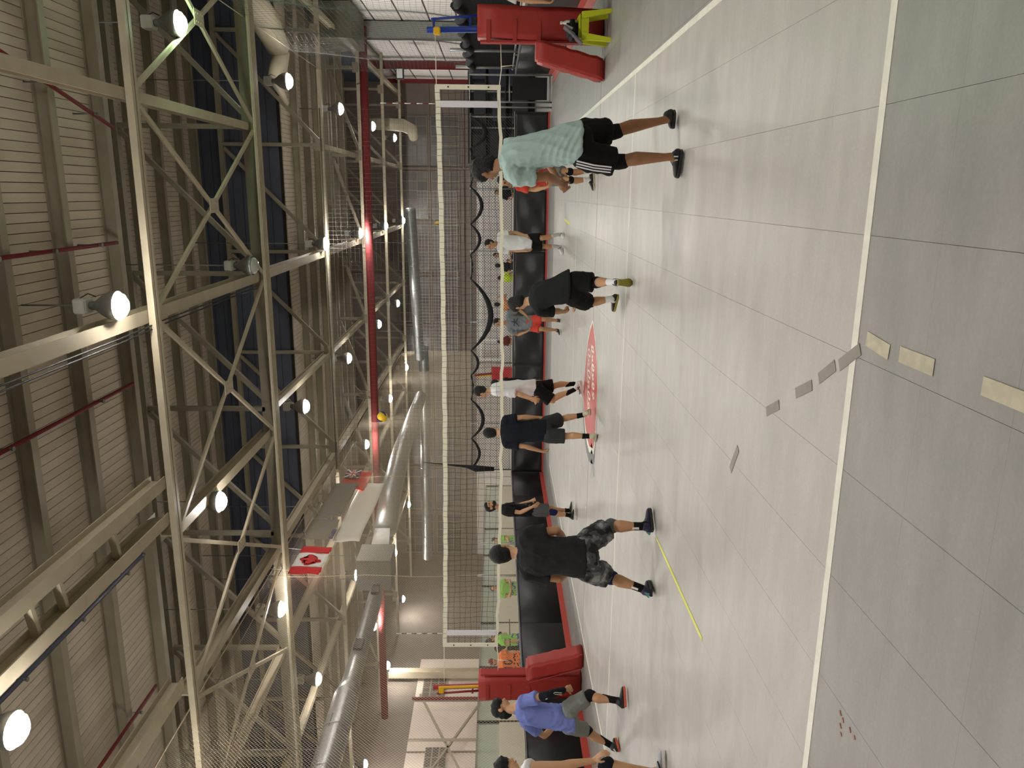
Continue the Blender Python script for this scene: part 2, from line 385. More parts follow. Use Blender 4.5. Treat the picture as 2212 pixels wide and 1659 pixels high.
tie(8.3, YN, 42.0, 'lengthwise beam along the white right wall')
# flat cross bracing between the slim tie and the broad chord
for k, (xa, xb) in enumerate(((7.6, 4.46), (4.46, 1.27), (1.27, -2.38), (-2.38, -5.37), (-5.37, -8.15))):
    if k == 1 or k == 3 or k == 0 or k == 2 or k == 4:
        xa, xb = xa-.09, xb+.09; br = thing('cross_brace', ('flat X brace with centre gusset, %s bay from the right wall' % ORD[k]), 'brace', (0, 0, 0), 'flat X braces at chord level')
        ya, yb = 8.65, 14.2; zz = 6.76
        c_ = ((xa+xb)/2, (ya+yb)/2, zz)
        for p in ((xa, ya), (xb, yb), (xa, yb), (xb, ya)): beam('brace_arm', (p[0], p[1], zz), c_, 0.075, 0.05, M_tan, br)
        box('gusset_plate', (c_[0]-0.13, c_[0]+0.13, c_[1]-0.22, c_[1]+0.22, zz-0.035, zz-0.02), M_tan, br)
        bmr = bmesh.new()
        for sx in (-0.07, 0.07):
            for sy in (-0.15, -0.06, 0.06, 0.15):
                alathe(bmr, [(0.012, -0.045), (0.016, -0.035)], 6, (c_[0]+sx, c_[1]+sy, zz))
        finish(bmr, 'rivets', M_tan2, br)
# sprinkler pipes
def pipe(lbl, pts, r, m, nm='sprinkler_pipe', heads=0):
    t = thing(nm, lbl, 'pipe'); tube('pipe_run', pts, r, m, t)
    for k in range(heads):
        a = Vector(pts[0]).lerp(Vector(pts[-1]), (k+.5)/heads)
        tube('pipe_hanger', [a+Vector((0, 0, 0)), a+Vector((0, 0, 0.3))], 0.012, M_steel, t, 6)
        bm = bmesh.new(); alathe(bm, [(0.035, -r-0.05), (0.02, -r-0.02), (0.02, 0)], 8, a); finish(bm, 'sprinkler_head', M_steel, t)
    return t
pipe('thin dark red sprinkler pipe crossing planks at right', [(5.0, 6.3, 7.7), (4.1, 9.9, 7.7)], 0.03, M_redpipe, heads=3)
pipe('thin dark red sprinkler pipe crossing planks above the lit floodlight', [(2.3, 5.8, 7.7), (2.3, 9.6, 7.7)], 0.03, M_redpipe, heads=3)
pipe('thin dark red sprinkler pipe between floodlight and twin beams', [(-0.05, 5.0, 7.7), (-0.05, 9.6, 7.7)], 0.03, M_redpipe, heads=2)
pipe('dark blue-grey pipe left of the twin beams', [(-3.05, 5.0, 7.7), (-3.05, 9.3, 7.7)], 0.035, mat('blue_grey_pipe', srgb(60,62,74), 0.5), heads=3)
pipe('thin red sprinkler pipe by the edge of the side netting', [(-5.6, 6.2, 7.7), (-5.6, 9.2, 7.7)], 0.03, M_redpipe, heads=2)
tube_o = thing('overhead_pipe', 'fat dark red pipe crossing the hall beyond the second truss', 'pipe')
tube('pipe_run', [(XR-0.3, 27.0, 6.42), (-19.5, 26.6, 6.42)], 0.15, M_redpipe, tube_o, 14)
for x in (7, 1, -5, -11): tube('pipe_hanger', [(x, 26.9, 6.42), (x, 27.4, 6.75)], 0.02, M_steel, tube_o, 6)
# power cables along the floodlight beam
for k, dx in enumerate((0.14, 0.2)):
    tag(tube('power_cable', [(1.27-dx-0.02*math.sin(i), YN+i*1.6, 6.8-0.03*(i % 2)) for i in range(14)], 0.012, M_black), ('black power cable under the floodlight beam, %s one' % ('inner', 'outer')[k]), 'cable')

# ---- floodlights
M_lens = mat('floodlight_glow', (1, 1, 1), 0.5, emit=((1.0, 0.972, 0.93), LAMP_POWER))
M_lens_g = mat('floodlight_glow_green', (1, 1, 1), 0.5, emit=((0.62, 1.0, 0.62), LAMP_POWER*0.8))
M_off = mat('unlit_lens', srgb(150,150,140), 0.2, spec=0.6)
M_bell = mat('spun_aluminium_bell', srgb(150,150,146), 0.35, metal=0.7)
def floodlight(x, y, z, lbl, lens, grp):
    hang = (ZM if (10 < y < 21.2 or y > 30) else ZD)-z+0.03
    t = thing('floodlight', lbl, 'floodlight', (x, y, z), grp)
    bm = bmesh.new(); alathe(bm, [(0.188*math.cos(a_), -0.13*math.sin(a_)) for a_ in (0, .5, 1.0, 1.42)], 12); finish(bm, 'lens', lens, t, True)
    bm = bmesh.new(); alathe(bm, [(0.2, -0.005), (0.205, 0.02), (0.19, 0.1), (0.14, 0.2), (0.085, 0.27), (0.06, 0.31)], 24, close=False); finish(bm, 'reflector_bell', M_bell, t, True)
    bm = bmesh.new(); alathe(bm, [(0.062, 0.31), (0.062, 0.36), (0.05, 0.38)], 14); finish(bm, 'collar', M_steel, t)
    bm = bmesh.new(); abox(bm, -0.1, 0.1, -0.12, 0.12, 0.38, 0.56); bmesh.ops.bevel(bm, geom=bm.edges[:], offset=0.015, segments=2, affect='EDGES'); finish(bm, 'ballast_box', mat('ballast_white', srgb(190,188,178), 0.4), t)
    tube('wire_loop', [(0.1, 0, 0.5), (0.16, 0.02, 0.4), (0.12, 0.03, 0.3)], 0.008, M_black, t, 5)
    tube('hanger_rod', [(0, 0, 0.56), (0, 0, hang)], 0.012, M_steel, t, 6)
    return t
rows = {5.75: ('above the right sideline', [4.0, 10.38, 17.1, 23.6, 30.45, 37.4]), 1.6: ('over mid court', [0.9, 7.35, 13.31, 20.4, 26.5, 33.3, 40.2]),
        -2.5: ('over the left half', [-2.4, 4.03, 10.34, 16.95, 23.2, 30.36, 36.9]), -6.6: ('just behind the side netting', [0.9, 7.0, 13.56, 19.8, 26.07, 33.1, 40.0]),
        -10.6: ('second behind the netting', [4.0, 10.3, 16.58, 22.85, 30.0, 36.5]), -14.8: ('third behind the netting', [7.0, 13.3, 19.86, 26.3, 33.2, 39.5]), -18.9: ('by the far left wall', [10.3, 16.5, 22.98, 29.6, 35.84])}
for x, (rn, ys) in rows.items():
    for k, y in enumerate(ys):
        lens = M_lens; ex = 'lit floodlight in the row '+rn+', '+ORD[k]+' from the front'
        if (x, y) == (5.75, 10.38): lens = M_lens_g; ex = 'green-tinted lit floodlight at the upper right'
        if (x, y) == (1.6, 13.31): lens = M_off; ex = 'unlit grey floodlight beside the broad riveted chord'
        floodlight(x, y, 6.7, ex, lens, 'floodlights '+rn)
# ================================================================ WALLS
M_brown = mat('brown_wall', srgb(120,108,98), 0.8, noise=(1.5, 0.1))
M_brown2 = mat('dim_brown_glass', srgb(92,84,78), 0.35, noise=(2, 0.15), var=0.16)
M_pale = mat('pale_wall_paint', srgb(206,200,192), 0.7, noise=(1.2, 0.06))
M_wpanel = mat('white_wall_panel', srgb(226,220,214), 0.6, noise=(0.8, 0.05), var=0.03)
M_seam = mat('wall_seam', srgb(96,84,80), 0.8)
M_mun = mat('window_muntin', srgb(150,138,122), 0.6)
wall_back = structure(box('wall_back', (XL, XR, YF, YF+0.2, 2.75, ZM+0.1), M_brown))
low = structure(box('wall_back_lower', (XL, XR, YF-0.05, YF+0.2, 0, 2.75), M_pale))
nwin = 0
for k in range(9):
    xc = 6.0-3.06*k
    if xc-1.4 < XL: continue
    for z0, z1, rowsn in ((3.75, 5.35, 3), (5.6, 7.4, 3)):
        nwin += 1
        fr = structure(box('window_%d' % nwin, (xc-1.38, xc+1.38, YF-0.03, YF, z0-0.06, z1+0.06), M_brown))
        cw, rh = 2.7/5, (z1-z0)/rowsn
        for i in range(5):
            for j in range(rowsn):
                box('pane', (xc-1.35+i*cw+.02, xc-1.35+(i+1)*cw-.02, YF-0.045, YF-0.03, z0+j*rh+.02, z0+(j+1)*rh-.02), M_brown2, fr)
        bm = bmesh.new()
        for i in range(6): abox(bm, xc-1.35+i*cw-.014, xc-1.35+i*cw+.014, YF-0.07, YF-0.03, z0, z1)
        for j in range(rowsn+1): abox(bm, xc-1.35, xc+1.35, YF-0.075, YF-0.03, z0+j*rh-.014, z0+j*rh+.014)
        finish(bm, 'muntin_grid', M_mun, fr)
    beam('pilaster', (xc-1.53, YF-0.04, 2.75), (xc-1.53, YF-0.04, ZM), 0.1, 0.14, M_brown, wall_back)
for z in (3.5, 5.47): box('ledge', (XL, XR, YF-0.12, YF, z-0.05, z+0.05), M_brown, wall_back)
# right wall: white panels between dark seams
wall_right = structure(box('wall_right', (XR, XR+0.2, YN, YF, 0, ZM), M_seam))
for j in range(8):
    for y0, y1 in ((6.0, 14.3), (14.3, 20.9), (20.9, 27.6), (27.6, 34.0), (34.0, 40.4), (40.4, YF)):
        box('wall_panel', (XR-0.03, XR, y0+.02, y1-.02, j*1.0+.03, (j+1)*1.0-.03), M_wpanel, wall_right)
box('upper_wall_sheet', (XR-0.02, XR, 6.0, YF, 8.03, ZM), M_dark, wall_right)
box('near_wall_sheet', (XR-0.02, XR, YN, 5.98, 0, 8.0), M_wpanel, wall_right)
M_colgrey = mat('grey_column_paint', srgb(136,136,130), 0.5)
def icol(x, y, z1, m, lbl, wd=0.3):
    t = thing('wall_column', lbl, 'column', (x, y, 0))
    box('flange', (-wd/2, wd/2, -wd/2, -wd/2+.03, 0, z1), m, t); box('flange', (-wd/2, wd/2, wd/2-.03, wd/2, 0, z1), m, t); box('web', (-.02, .02, -wd/2+.03, wd/2-.03, 0, z1), m, t)
    return t
icol(8.85, 27.4, 7.7, M_colgrey, 'grey steel column against the white right wall', 0.55)
icol(8.85, 35.2, 7.7, M_redpipe, 'dark red column against the white right wall', 0.34)
icol(8.9, 41.0, 7.7, M_redpipe, 'thin dark red column at the far end of the right wall', 0.2)
tag(box('wall_unit_heater', (8.0, 9.1, 24.0, 26.6, 6.3, 7.6), mat('heater_olive', srgb(96,92,76), 0.5)), 'olive box heater high on the right wall', 'heater')
# lagged beige duct snaking along the upper right
dt = thing('lagged_duct', 'beige lagged duct under the roof at upper right', 'duct')
M_lag = mat('duct_lagging', srgb(190,180,156), 0.8, bump=(6, 0.6), noise=(2, 0.1))
tube('duct_run', [(8.8, 16.6, 7.55), (7.7, 17.2, 7.5), (7.3, 18.2, 7.45), (6.85, 19.1, 7.4)], [.36, .34, .36, .3], M_lag, dt, 14)
tube('loose_sleeve', [(6.75, 19.2, 7.35), (6.35, 19.0, 7.4), (6.0, 18.4, 7.4), (5.4, 18.9, 7.2)], [.22, .24, .16, .05], M_lag, dt, 12)
tube('duct_elbow', [(6.3, 36.3, 8.2), (6.3, 36.2, 6.9), (6.25, 36.0, 6.1), (6.0, 35.6, 5.6), (5.6, 35.3, 5.5)], [.26, .28, .3, .28, .2], M_lag, dt, 14)
fl_ = thing('wall_floodlight', 'small black floodlight clamped near the red column', 'floodlight', (7.9, 31.2, 5.6))
box('housing', (-.22, .22, -.12, .1, -.16, .16), M_black, fl_); box('glass', (-.18, .18, -.13, -.12, -.12, .12), mat('flood_glass', srgb(200,200,196), .2), fl_); beam('arm', (0, 0, .1), (.5, .2, .5), .05, .05, M_black, fl_)
# left wall and its fittings
M_pink = mat('cream_wall_paint', srgb(212,196,182), 0.7, noise=(1, 0.07))
wall_left = structure(box('wall_left', (XL-0.2, XL, YN, YF, 0, ZM), M_brown))
for k in range(7):
    y0 = 8.0+3.4*k
    box('wall_panel', (XL, XL+0.04, y0+.06, y0+3.3, 0.1, 5.3), M_pink, wall_left)
structure(box('wall_near', (XL, XR, YN-0.2, YN, 0, ZM), M_pale))
for k, (ya, yb, za, zb_) in enumerate(((28.6, 30.8, 3.9, 5.0), (21.6, 25.2, 3.6, 4.5))):
    f = structure(box('window_%d' % (nwin+1+k), (XL+.04, XL+.08, ya, yb, za, zb_), M_mun))
    for i in range(6):
        for j in range(3):
            box('pane', (XL+.08, XL+.09, ya+(yb-ya)*i/6+.03, ya+(yb-ya)*(i+1)/6-.03, za+(zb_-za)*j/3+.03, za+(zb_-za)*(j+1)/3-.03), M_brown2, f)
xb_ = thing('scaffold_brace', 'pale crossed steel braces standing against the left wall', 'brace')
for p, q in (((-19.5, 28.2, 5.0), (-19.5, 22.0, 2.4)), ((-19.5, 21.6, 4.9), (-19.5, 27.6, 2.2)), ((-19.4, 25.0, 2.0), (-19.4, 25.0, 5.2))): beam('brace_bar', p, q, 0.09, 0.09, M_mun, xb_)
tag(tube('standpipe', [(-19.2, 27.5, 0), (-19.2, 27.5, 5.3)], 0.07, M_redpipe), 'dark red standpipe on the left wall', 'pipe')
icol(-19.6, 30.0, 6.7, mat('cream_column', srgb(196,184,160), .6), 'cream column on the left wall behind the netting', 0.35)

# ================================================================ RINK BOARDS
M_bpad = mat('black_vinyl_board', (0.022, 0.022, 0.024), 0.34, spec=0.5, bump=(5, 0.25))
M_bdark = mat('matt_black_board', (0.014, 0.012, 0.013), 0.5, spec=0.35)
M_kick = mat('red_kick_plate', srgb(196,78,70), 0.45)
M_cap = mat('grey_cap_rail', srgb(120,120,118), 0.4)
def wrinkle_panel(name, w_, h_, th, m, parent, seed, amp):
    r_ = np.random.default_rng(seed); nx, nz = 22, 12; V = []; F = []
    a1, a2, p1, p2 = r_.uniform(.5, 1.3), r_.uniform(2, 5), r_.uniform(0, 6), r_.uniform(0, 6)
    for j in range(nz+1):
        for i in range(nx+1):
            x, z = w_*i/nx, h_*j/nz
            edge = min(1, 6*i/nx, 6*(nx-i)/nx)*min(1, 6*j/nz, 6*(nz-j)/nz)
            d = amp*edge*(math.sin(a2*(x*a1+z*1.6)+p1)+0.6*math.sin(9*(x*.5-z)+p2))
            V.append((x, -th/2-d*.5, z))
    n0 = len(V)
    for v in ((0, th/2, 0), (w_, th/2, 0), (w_, th/2, h_), (0, th/2, h_)): V.append(v)
    for j in range(nz):
        for i in range(nx): a = j*(nx+1)+i; F.append((a, a+1, a+nx+2, a+nx+1))
    F.append((n0+1, n0, n0+3, n0+2))
    F.append(tuple([n0, n0+1]+[i for i in range(nx, -1, -1)]))
    F.append(tuple([n0+2, n0+3]+[nz*(nx+1)+i for i in range(nx+1)]))
    F.append(tuple([n0+3, n0]+[j*(nx+1) for j in range(nz+1)]))
    F.append(tuple([n0+1, n0+2]+[j*(nx+1)+nx for j in range(nz, -1, -1)]))
    me = bpy.data.meshes.new(name); me.from_pydata(V, [], F); me.update(); me.polygons.foreach_set('use_smooth', [len(p.vertices) == 4 for p in me.polygons])
    return new_obj(name, me, m, parent)
def board(x, y, ln, rz, lbl, grp, m, amp, seed, h=1.05, kh=.12):
    t = thing('rink_board', lbl, 'board', (x, y, 0), grp, rz)
    wrinkle_panel('padded_panel', ln-.012, h-.03-kh, .09, m, t, seed, amp).location = (0.006, 0, kh)
    box('kick_plate', (0, ln, -.06, .045, 0, kh), M_kick, t); box('cap_rail', (0, ln, -.055, .06, h-.03, h), M_cap, t)
    return t
fx = [5.45, 3.23, 1.41, -0.83, -2.11, -4.14, -5.72]
for k, (a, b) in enumerate(zip(fx, fx[1:])):
    board(b, 20.65, a-b, 0, 'black vinyl rink board at the back of the court, %s from the right' % ORD[k], 'rink boards at the back', M_bpad, 0.06, k+3, kh=.055)
ly = [20.9, 18.6, 16.2, 13.9, 11.5, 9.0, 6.6, 4.2, 1.8]
for k, (a, b) in enumerate(zip(ly, ly[1:])):
    board(-5.78, a, a-b, -PI/2, 'matt black rink board along the left side, %s from the far corner' % ORD[k], 'rink boards along the left side', M_bdark, 0.004, k+20)
ry = [12.4, 15.2, 17.6, 19.9]
for k, (a, b) in enumerate(zip(ry, ry[1:])):
    board(6.42, a, b-a, PI/2, 'matt black rink board on the right side, %s beyond the net post' % ORD[k], 'rink boards along the right side', M_bdark, 0.004, k+40)
for k, (a, b) in enumerate(((4.6, 7.2), (7.2, 9.8), (9.8, 12.4))):
    board(6.42, a, b-a, PI/2, 'matt black rink board behind the stool, %s one' % ORD[k], 'rink boards along the right side', M_bdark, 0.004, k+50)
# red apron strip on the floor at right
tag(box('floor_apron', (6.08, 6.36, 9.4, 19.4, 0.001, 0.012), mat('faded_red_apron', srgb(186,104,96), 0.6)), 'faded red strip on the floor along the right boards', 'mat')

# ---- cage gate at the right corner
M_zinc = mat('zinc_tube', srgb(140,142,140), 0.4, metal=0.5)
g = thing('cage_gate', 'grey tube frame gate with chain link and a black lower panel', 'gate', (5.5, 20.0, 0))
for x in (0.0, 0.14, 0.86): tube('gate_post', [(x, 0, 0), (x, 0, 2.35)], 0.024, M_zinc, g, 8)
for z in (0.06, 1.2, 2.33): tube('gate_rail', [(0.14, 0, z), (0.86, 0, z)], 0.02, M_zinc, g, 8)
box('lower_panel', (0.2, 0.8, -.012, .012, .14, 1.12), M_bdark, g)
def diamond_net(name, o, ux, uz, w_, h_, s, r, m, parent=None, n=3):
    """straight diagonal cords over a w x h rectangle"""
    o, ux, uz = Vector(o), Vector(ux), Vector(uz); segs = []
    k = -h_
    while k < w_:
        for sg in (0, 1):
            t0, t1 = max(0, -k), min(h_, w_-k)
            if t1 > t0:
                a, b = k+t0, k+t1
                if sg: a, b = w_-a, w_-b
                segs.append([o+ux*a+uz*t0, o+ux*b+uz*t1])
        k += s
    return strings(name, segs, r, m, parent, n)
M_wire = mat('dark_wire', srgb(52,52,52), 0.5, metal=0.3)
o = diamond_net('chain_link', (0.14, 0, 1.22), (1, 0, 0), (0, 0, 1), .72, 1.1, .07, .003, M_wire, g); o['kind'] = 'stuff'
# ---- chain-link fence above the back boards
fe = thing('chain_link_fence', 'dark chain-link fence standing above the black back boards', 'fence', (-5.7, 20.72, 0))
for x in (0.02, 1.6, 3.6, 4.9, 7.1, 8.95, 11.0): tube('fence_post', [(x, 0, 1.0), (x, 0, 2.36)], 0.022, M_zinc if x > .1 else M_steel, fe, 8)
tube('top_rail', [(0, 0, 2.33), (11.1, 0, 2.33)], 0.02, M_steel, fe, 8)
tube('bottom_wire', [(0, 0, 1.1), (11.1, 0, 1.1)], 0.008, M_steel, fe, 6)
o = diamond_net('chain_link', (0, 0, 1.08), (1, 0, 0), (0, 0, 1), 11.1, 1.25, .085, .0055, M_wire, fe); o['kind'] = 'stuff'
# black netting gathered in swags along the fence top
M_swag = mat('black_netting_swag', (0.01, 0.01, 0.012), 0.9)
sw = [(5.3, 4.4, .45), (4.4, 3.3, .1), (3.3, 2.2, .34), (2.2, 1.3, .28), (1.3, .55, .05), (.55, -1.7, .62), (-1.7, -2.5, .22), (-2.5, -3.3, .06), (-3.3, -4.6, .38), (-4.6, -5.6, .26)]
for k, (a, b, d) in enumerate(sw):
    pts = [(a+(b-a)*i/10, 20.695-.03*math.sin(PI*i/10), 2.34-d*4*(i/10)*(1-i/10)) for i in range(11)]
    rs = [0.02+0.045*(d/.4)*math.sin(PI*i/10) if d > .1 else .022+.012*math.sin(i*2.1) for i in range(11)]
    tag(tube('netting_swag', pts, rs, M_swag, n=7), 'black netting swag along the fence top, %s from the right' % ORD[k], 'netting', 'black netting swags')
tag(tube('netting_bundle', [(-5.42, 20.68, 3.9), (-5.5, 20.68, 3.1), (-5.55, 20.66, 2.5), (-5.6, 20.6, 2.2), (-5.62, 20.62, 1.6)], [.01, .02, .05, .11, .07], M_swag, n=9), 'black netting bundle tied at the left back corner', 'netting')
# ---- big safety nets
M_net_l = mat('pale_net_cord', srgb(178,164,140), 0.8)
M_net_d = mat('grey_net_cord', srgb(84,84,80), 0.8)
nl = thing('side_netting', 'tall pale safety netting hung along the left side of the court', 'netting', (-5.86, 4.0, 1.05))
o = diamond_net('net_mesh', (0, 0, 0), (0, 1, 0), (0, 0, 1), 37.0, 5.95, .064, .0021, M_net_l, nl); o['kind'] = 'stuff'
tube('top_cable', [(0, 0, 5.95), (0, 37, 5.95)], 0.014, M_net_l, nl, 6)
for y in (9.8, 16.5): tube('seam_rope', [(0.01, y+.05*math.sin(i*1.3), i*.6) for i in range(11)], 0.008, M_net_l, nl, 5)
def square_net(name, o, ux, uz, w_, h_, s, r, m, parent, wav=0.04, off=Vector((1, 0, 0)), sag=0.0):
    o, ux, uz = Vector(o), Vector(ux), Vector(uz); segs = []
    def P(a, b): return o+ux*a+uz*(b-sag*math.sin(a*1.7)*.5)+off*(wav*math.sin(a*2.1+b*.7)+wav*.5*math.sin(b*1.9))
    na, nb = int(w_/s), int(h_/s)
    for i in range(na+1): segs.append([P(i*s, h_*k/8) for k in range(9)])
    for j in range(nb+1): segs.append([P(w_*k/max(8, int(w_/.6)), j*s) for k in range(max(8, int(w_/.6))+1)])
    return strings(name, segs, r, m, parent)
nr = thing('side_netting', 'dark square-mesh safety netting along the right side', 'netting', (6.62, 11.0, 2.3))
o = square_net('net_mesh', (0, 0, 0), (0, 1, 0), (0, 0, 1), 10.0, 4.5, .115, .0024, M_net_d, nr, .08, sag=.12); o['kind'] = 'stuff'
tube('top_cable', [(0, 0, 4.5), (0, 10, 4.5)], 0.012, M_net_l, nr, 6)
nb = thing('back_netting', 'dark square-mesh safety netting above the back fence', 'netting', (-5.7, 20.78, 2.36))
o = square_net('net_mesh', (0, 0, 0), (1, 0, 0), (0, 0, 1), 11.2, 4.4, .13, .0022, M_net_d, nb, .03, Vector((0, 1, 0))); o['kind'] = 'stuff'
tube('top_cable', [(0, 0, 4.4), (11.2, 0, 4.4)], 0.012, M_net_d, nb, 6)
nw = thing('white_net_panel', 'pale folded net panel hanging over the back fence', 'netting', (-1.75, 20.84, 2.75))
o = square_net('net_mesh', (0, 0, 0), (1, 0, 0), (0, 0, 1), 4.9, 1.2, .1, .0045, mat('white_net_cord', srgb(190,188,182), .8), nw, .03, Vector((0, 1, 0))); o['kind'] = 'stuff'
tube('panel_rope', [(0, 0, 0.02), (4.9, 0, 0.02)], 0.012, M_net_l, nw, 6)
# black slatted screen on the right boards
sc_ = thing('side_fence', 'black mesh fence on the right boards behind the padded post', 'fence', (6.5, 8.0, 0))
for y in (0.3, 3.4, 6.2, 9.0, 11.6): tube('fence_post', [(0, y, 1.05), (0, y, 2.7)], 0.045, M_zinc, sc_, 10)
for z in (1.12, 2.25): tube('fence_rail', [(0, 0, z), (0, 12, z)], 0.022, M_zinc, sc_, 8)
o = diamond_net('fence_mesh', (0.02, 0, 1.1), (0, 1, 0), (0, 0, 1), 12, 1.15, .055, .009, M_black, sc_); o['kind'] = 'stuff'
for k in range(9):
    y = 8.2+k*1.3; pts = [(6.44, y+1.3*i/6, 2.33-.12*math.sin(PI*i/6)+.03*math.sin(k*2.3+i)) for i in range(7)]
    tag(tube('netting_roll', pts, [.07, .085, .07, .09, .075, .085, .07], M_swag, n=7), 'rolled black netting on top of the right fence, %s piece' % ORD[k], 'netting', 'rolled netting on the right fence')

# ================================================================ VOLLEYBALL NET AND POSTS
M_band = mat('cream_net_band', srgb(232,228,206), 0.7, bump=(20, 0.3))
M_sleeve = mat('white_net_sleeve', srgb(222,220,226), 0.7)
M_cord = mat('black_net_cord', srgb(30,30,30), 0.7)
net = thing('volleyball_net', 'black-mesh volleyball net with cream bands and side sleeves across the court', 'net', (0, 9, 0))
def ztop(x): return 2.475-0.05*(1-(x/4.7)**2)
def zbot(x): return 1.505-0.07*(1-(x/4.7)**2)+0.006*math.sin(x*9)
def band(name, f, h_, th, jit, parent=net):
    n = 64; bm = bmesh.new(); rg = []
    for i in range(n+1):
        x = -4.68+9.36*i/n; z = f(x); j = jit*math.sin(i*1.9)+jit*.6*math.sin(i*.83)
        rg.append([bm.verts.new((x, sy*th, z+sz*h_/2+j)) for sy, sz in ((-1, -1), (1, -1), (1, 1), (-1, 1))])
    for a, b in zip(rg, rg[1:]):
        for k in range(4): bm.faces.new((a[k], a[(k+1) % 4], b[(k+1) % 4], b[k]))
    bm.faces.new(rg[0]); bm.faces.new(rg[-1][::-1])
    return finish(bm, name, M_band, parent)
band('top_band', lambda x: ztop(x)-.035, .072, .008, .004); band('bottom_band', lambda x: zbot(x)+.02, .05, .008, .007)
for s in (-1, 1):
    x = 4.66*s
    e = box('end_band', (x-.035, x+.035, -.01, .01, zbot(4.66), ztop(4.66)), M_band, net)
    for z in (1.68, 1.98, 2.28):
        bm = bmesh.new(); alathe(bm, [(.012, -.004), (.012, .004)], 10); ob = finish(bm, 'grommet', M_black, e); ob.location = (x, -.012, z); ob.rotation_euler = (PI/2, 0, 0)
    xs = 4.42*s
    box('antenna_sleeve', (xs-.045, xs+.045, -.014, .014, zbot(4.42)+.03, ztop(4.42)-.06), M_sleeve, net)
    for k in range(9): tube('antenna_section', [(xs, -.02, ztop(4.42)+.01+k*.09), (xs, -.02, ztop(4.42)+.1+k*.09)], .006, (M_white, M_redpipe)[k % 2], net, 6)
segs = []
for i in range(1, 93):
    x = -4.62+i*.1; segs.append([(x+.012*math.sin(k*1.7+i), 0.01*math.sin(k), zbot(x)+(ztop(x)-zbot(x))*k/5) for k in range(6)])
for j in range(1, 10):
    segs.append([(-4.62+9.24*i/46, 0.012*math.sin(i*.9+j), zbot(-4.62+9.24*i/46)+(ztop(-4.62+9.24*i/46)-zbot(-4.62+9.24*i/46))*j/10+.008*math.sin(i*1.3+j*2)) for i in range(47)])
o = strings('net_mesh', segs, .0026, M_cord, net); o['kind'] = 'stuff'
for s, xo in ((1, 5.47), (-1, -5.5)):
    tube('top_rope', [(4.69*s, 0, ztop(4.66)-.02), (xo-.06*s, 0, 2.46)], .006, M_band, net, 6)
    tube('bottom_rope', [(4.69*s, 0, zbot(4.66)+.02), (4.9*s, 0, 1.49), (xo-.2*s, 0, 1.5)], .008, M_band, net, 6)
    tube('middle_rope_tail', [(4.95*s, -.02, 1.49), (4.97*s, -.02, 1.3)], .006, M_band, net, 5)
M_padred = mat('red_vinyl_pad', srgb(164,52,46), 0.5, spec=0.4, bump=(4, 0.3))
def post(x, lean, frame_m, guide_m, lbl, s, tops):
    t = thing('net_post', lbl, 'post', (x, 9, 0))
    tube('post_tube', [(0, 0, 0), (lean, 0, tops)], .045, frame_m, t, 12)
    tube('side_bar', [(.17*s, .03, 1.6), (lean+.15*s, .03, tops-.06)], .02, frame_m, t, 8)
    for z in (1.95, tops-.1): beam('rung', (lean*z/tops, 0, z), (lean*z/tops+.16*s, .03, z), .04, .03, frame_m, t)
    beam('slide_track', (lean*.7-.03*s, -.05, 1.75), (lean-.03*s, -.05, tops-.1), .03, .03, guide_m, t)
    bm = bmesh.new(); abox(bm, lean-.07, lean+.03, -.09, .02, tops-.2, tops-.1); bmesh.ops.bevel(bm, geom=bm.edges[:], offset=.012, segments=2, affect='EDGES'); finish(bm, 'pulley', M_yel, t)
    # wrap-around pad
    bm = bmesh.new(); abox(bm, -.22, .22, -.16, .16, 0.02, 1.84)
    bmesh.ops.subdivide_edges(bm, edges=bm.edges[:], cuts=5, use_grid_fill=True)
    for v in bm.verts:
        v.co.x += -.09*s*(v.co.z/1.84-.0)*0.5*(-1)+.006*math.sin(v.co.z*14+v.co.y*9); v.co.y += .006*math.sin(v.co.z*11+v.co.x*13)
    pd = finish(bm, 'pad_cover', M_padred, t, True)
    bm = bmesh.new(); abox(bm, -.225*s-.01, -.225*s+.02, -.12, .05, .03, 1.8); finish(bm, 'pad_flap', M_padred, t)
    for z in (.95, 1.3, 1.68): box('strap', (-.25, .06, -.172, -.158, z-.03, z+.03), M_padred, pd)
    return t
M_yel = mat('yellow_plastic', srgb(226,180,30), 0.45)
M_blue = mat('blue_frame_paint', srgb(22,50,136), 0.4)
M_fred = mat('red_frame_paint', srgb(140,38,34), 0.4)
post(5.5, -.06, M_blue, M_blue, 'blue steel net post in a tall red pad at the right of the net', 1, 2.58)
post(-5.42, -.1, M_fred, M_yel, 'red steel net post with yellow track in a tall red pad at left', -1, 2.66)
def wedge_pad(x, y, lbl, rz, tilt):
    t = thing('leaning_pad', lbl, 'pad', (x, y, 0), None, rz)
    bm = bmesh.new(); abox(bm, -.15, .15, -.17, .17, 0.0, 1.0); bmesh.ops.bevel(bm, geom=bm.edges[:], offset=.03, segments=3, affect='EDGES')
    bmesh.ops.subdivide_edges(bm, edges=[e for e in bm.edges if e.calc_length() > .2], cuts=9, use_grid_fill=True)
    for v in bm.verts:
        v.co.x += .008*math.sin(v.co.z*26+v.co.y*12); v.co.y += .006*math.sin(v.co.z*22+v.co.x*15)
        v.co.x += tilt*(1-v.co.z); 
        v.co.z = max(v.co.z, .004)
    finish(bm, 'pad_cover', M_padred, t, True); beam('seam', (-.15+tilt, -.176, .05), (-.15, -.176, .95), .012, .006, M_kick, t); return t
wedge_pad(5.13, 8.78, 'red vinyl pad leaning against the padded right post', 0, -.26)
wedge_pad(-5.03, 8.82, 'red vinyl pad leaning against the padded left post', 0, .26)

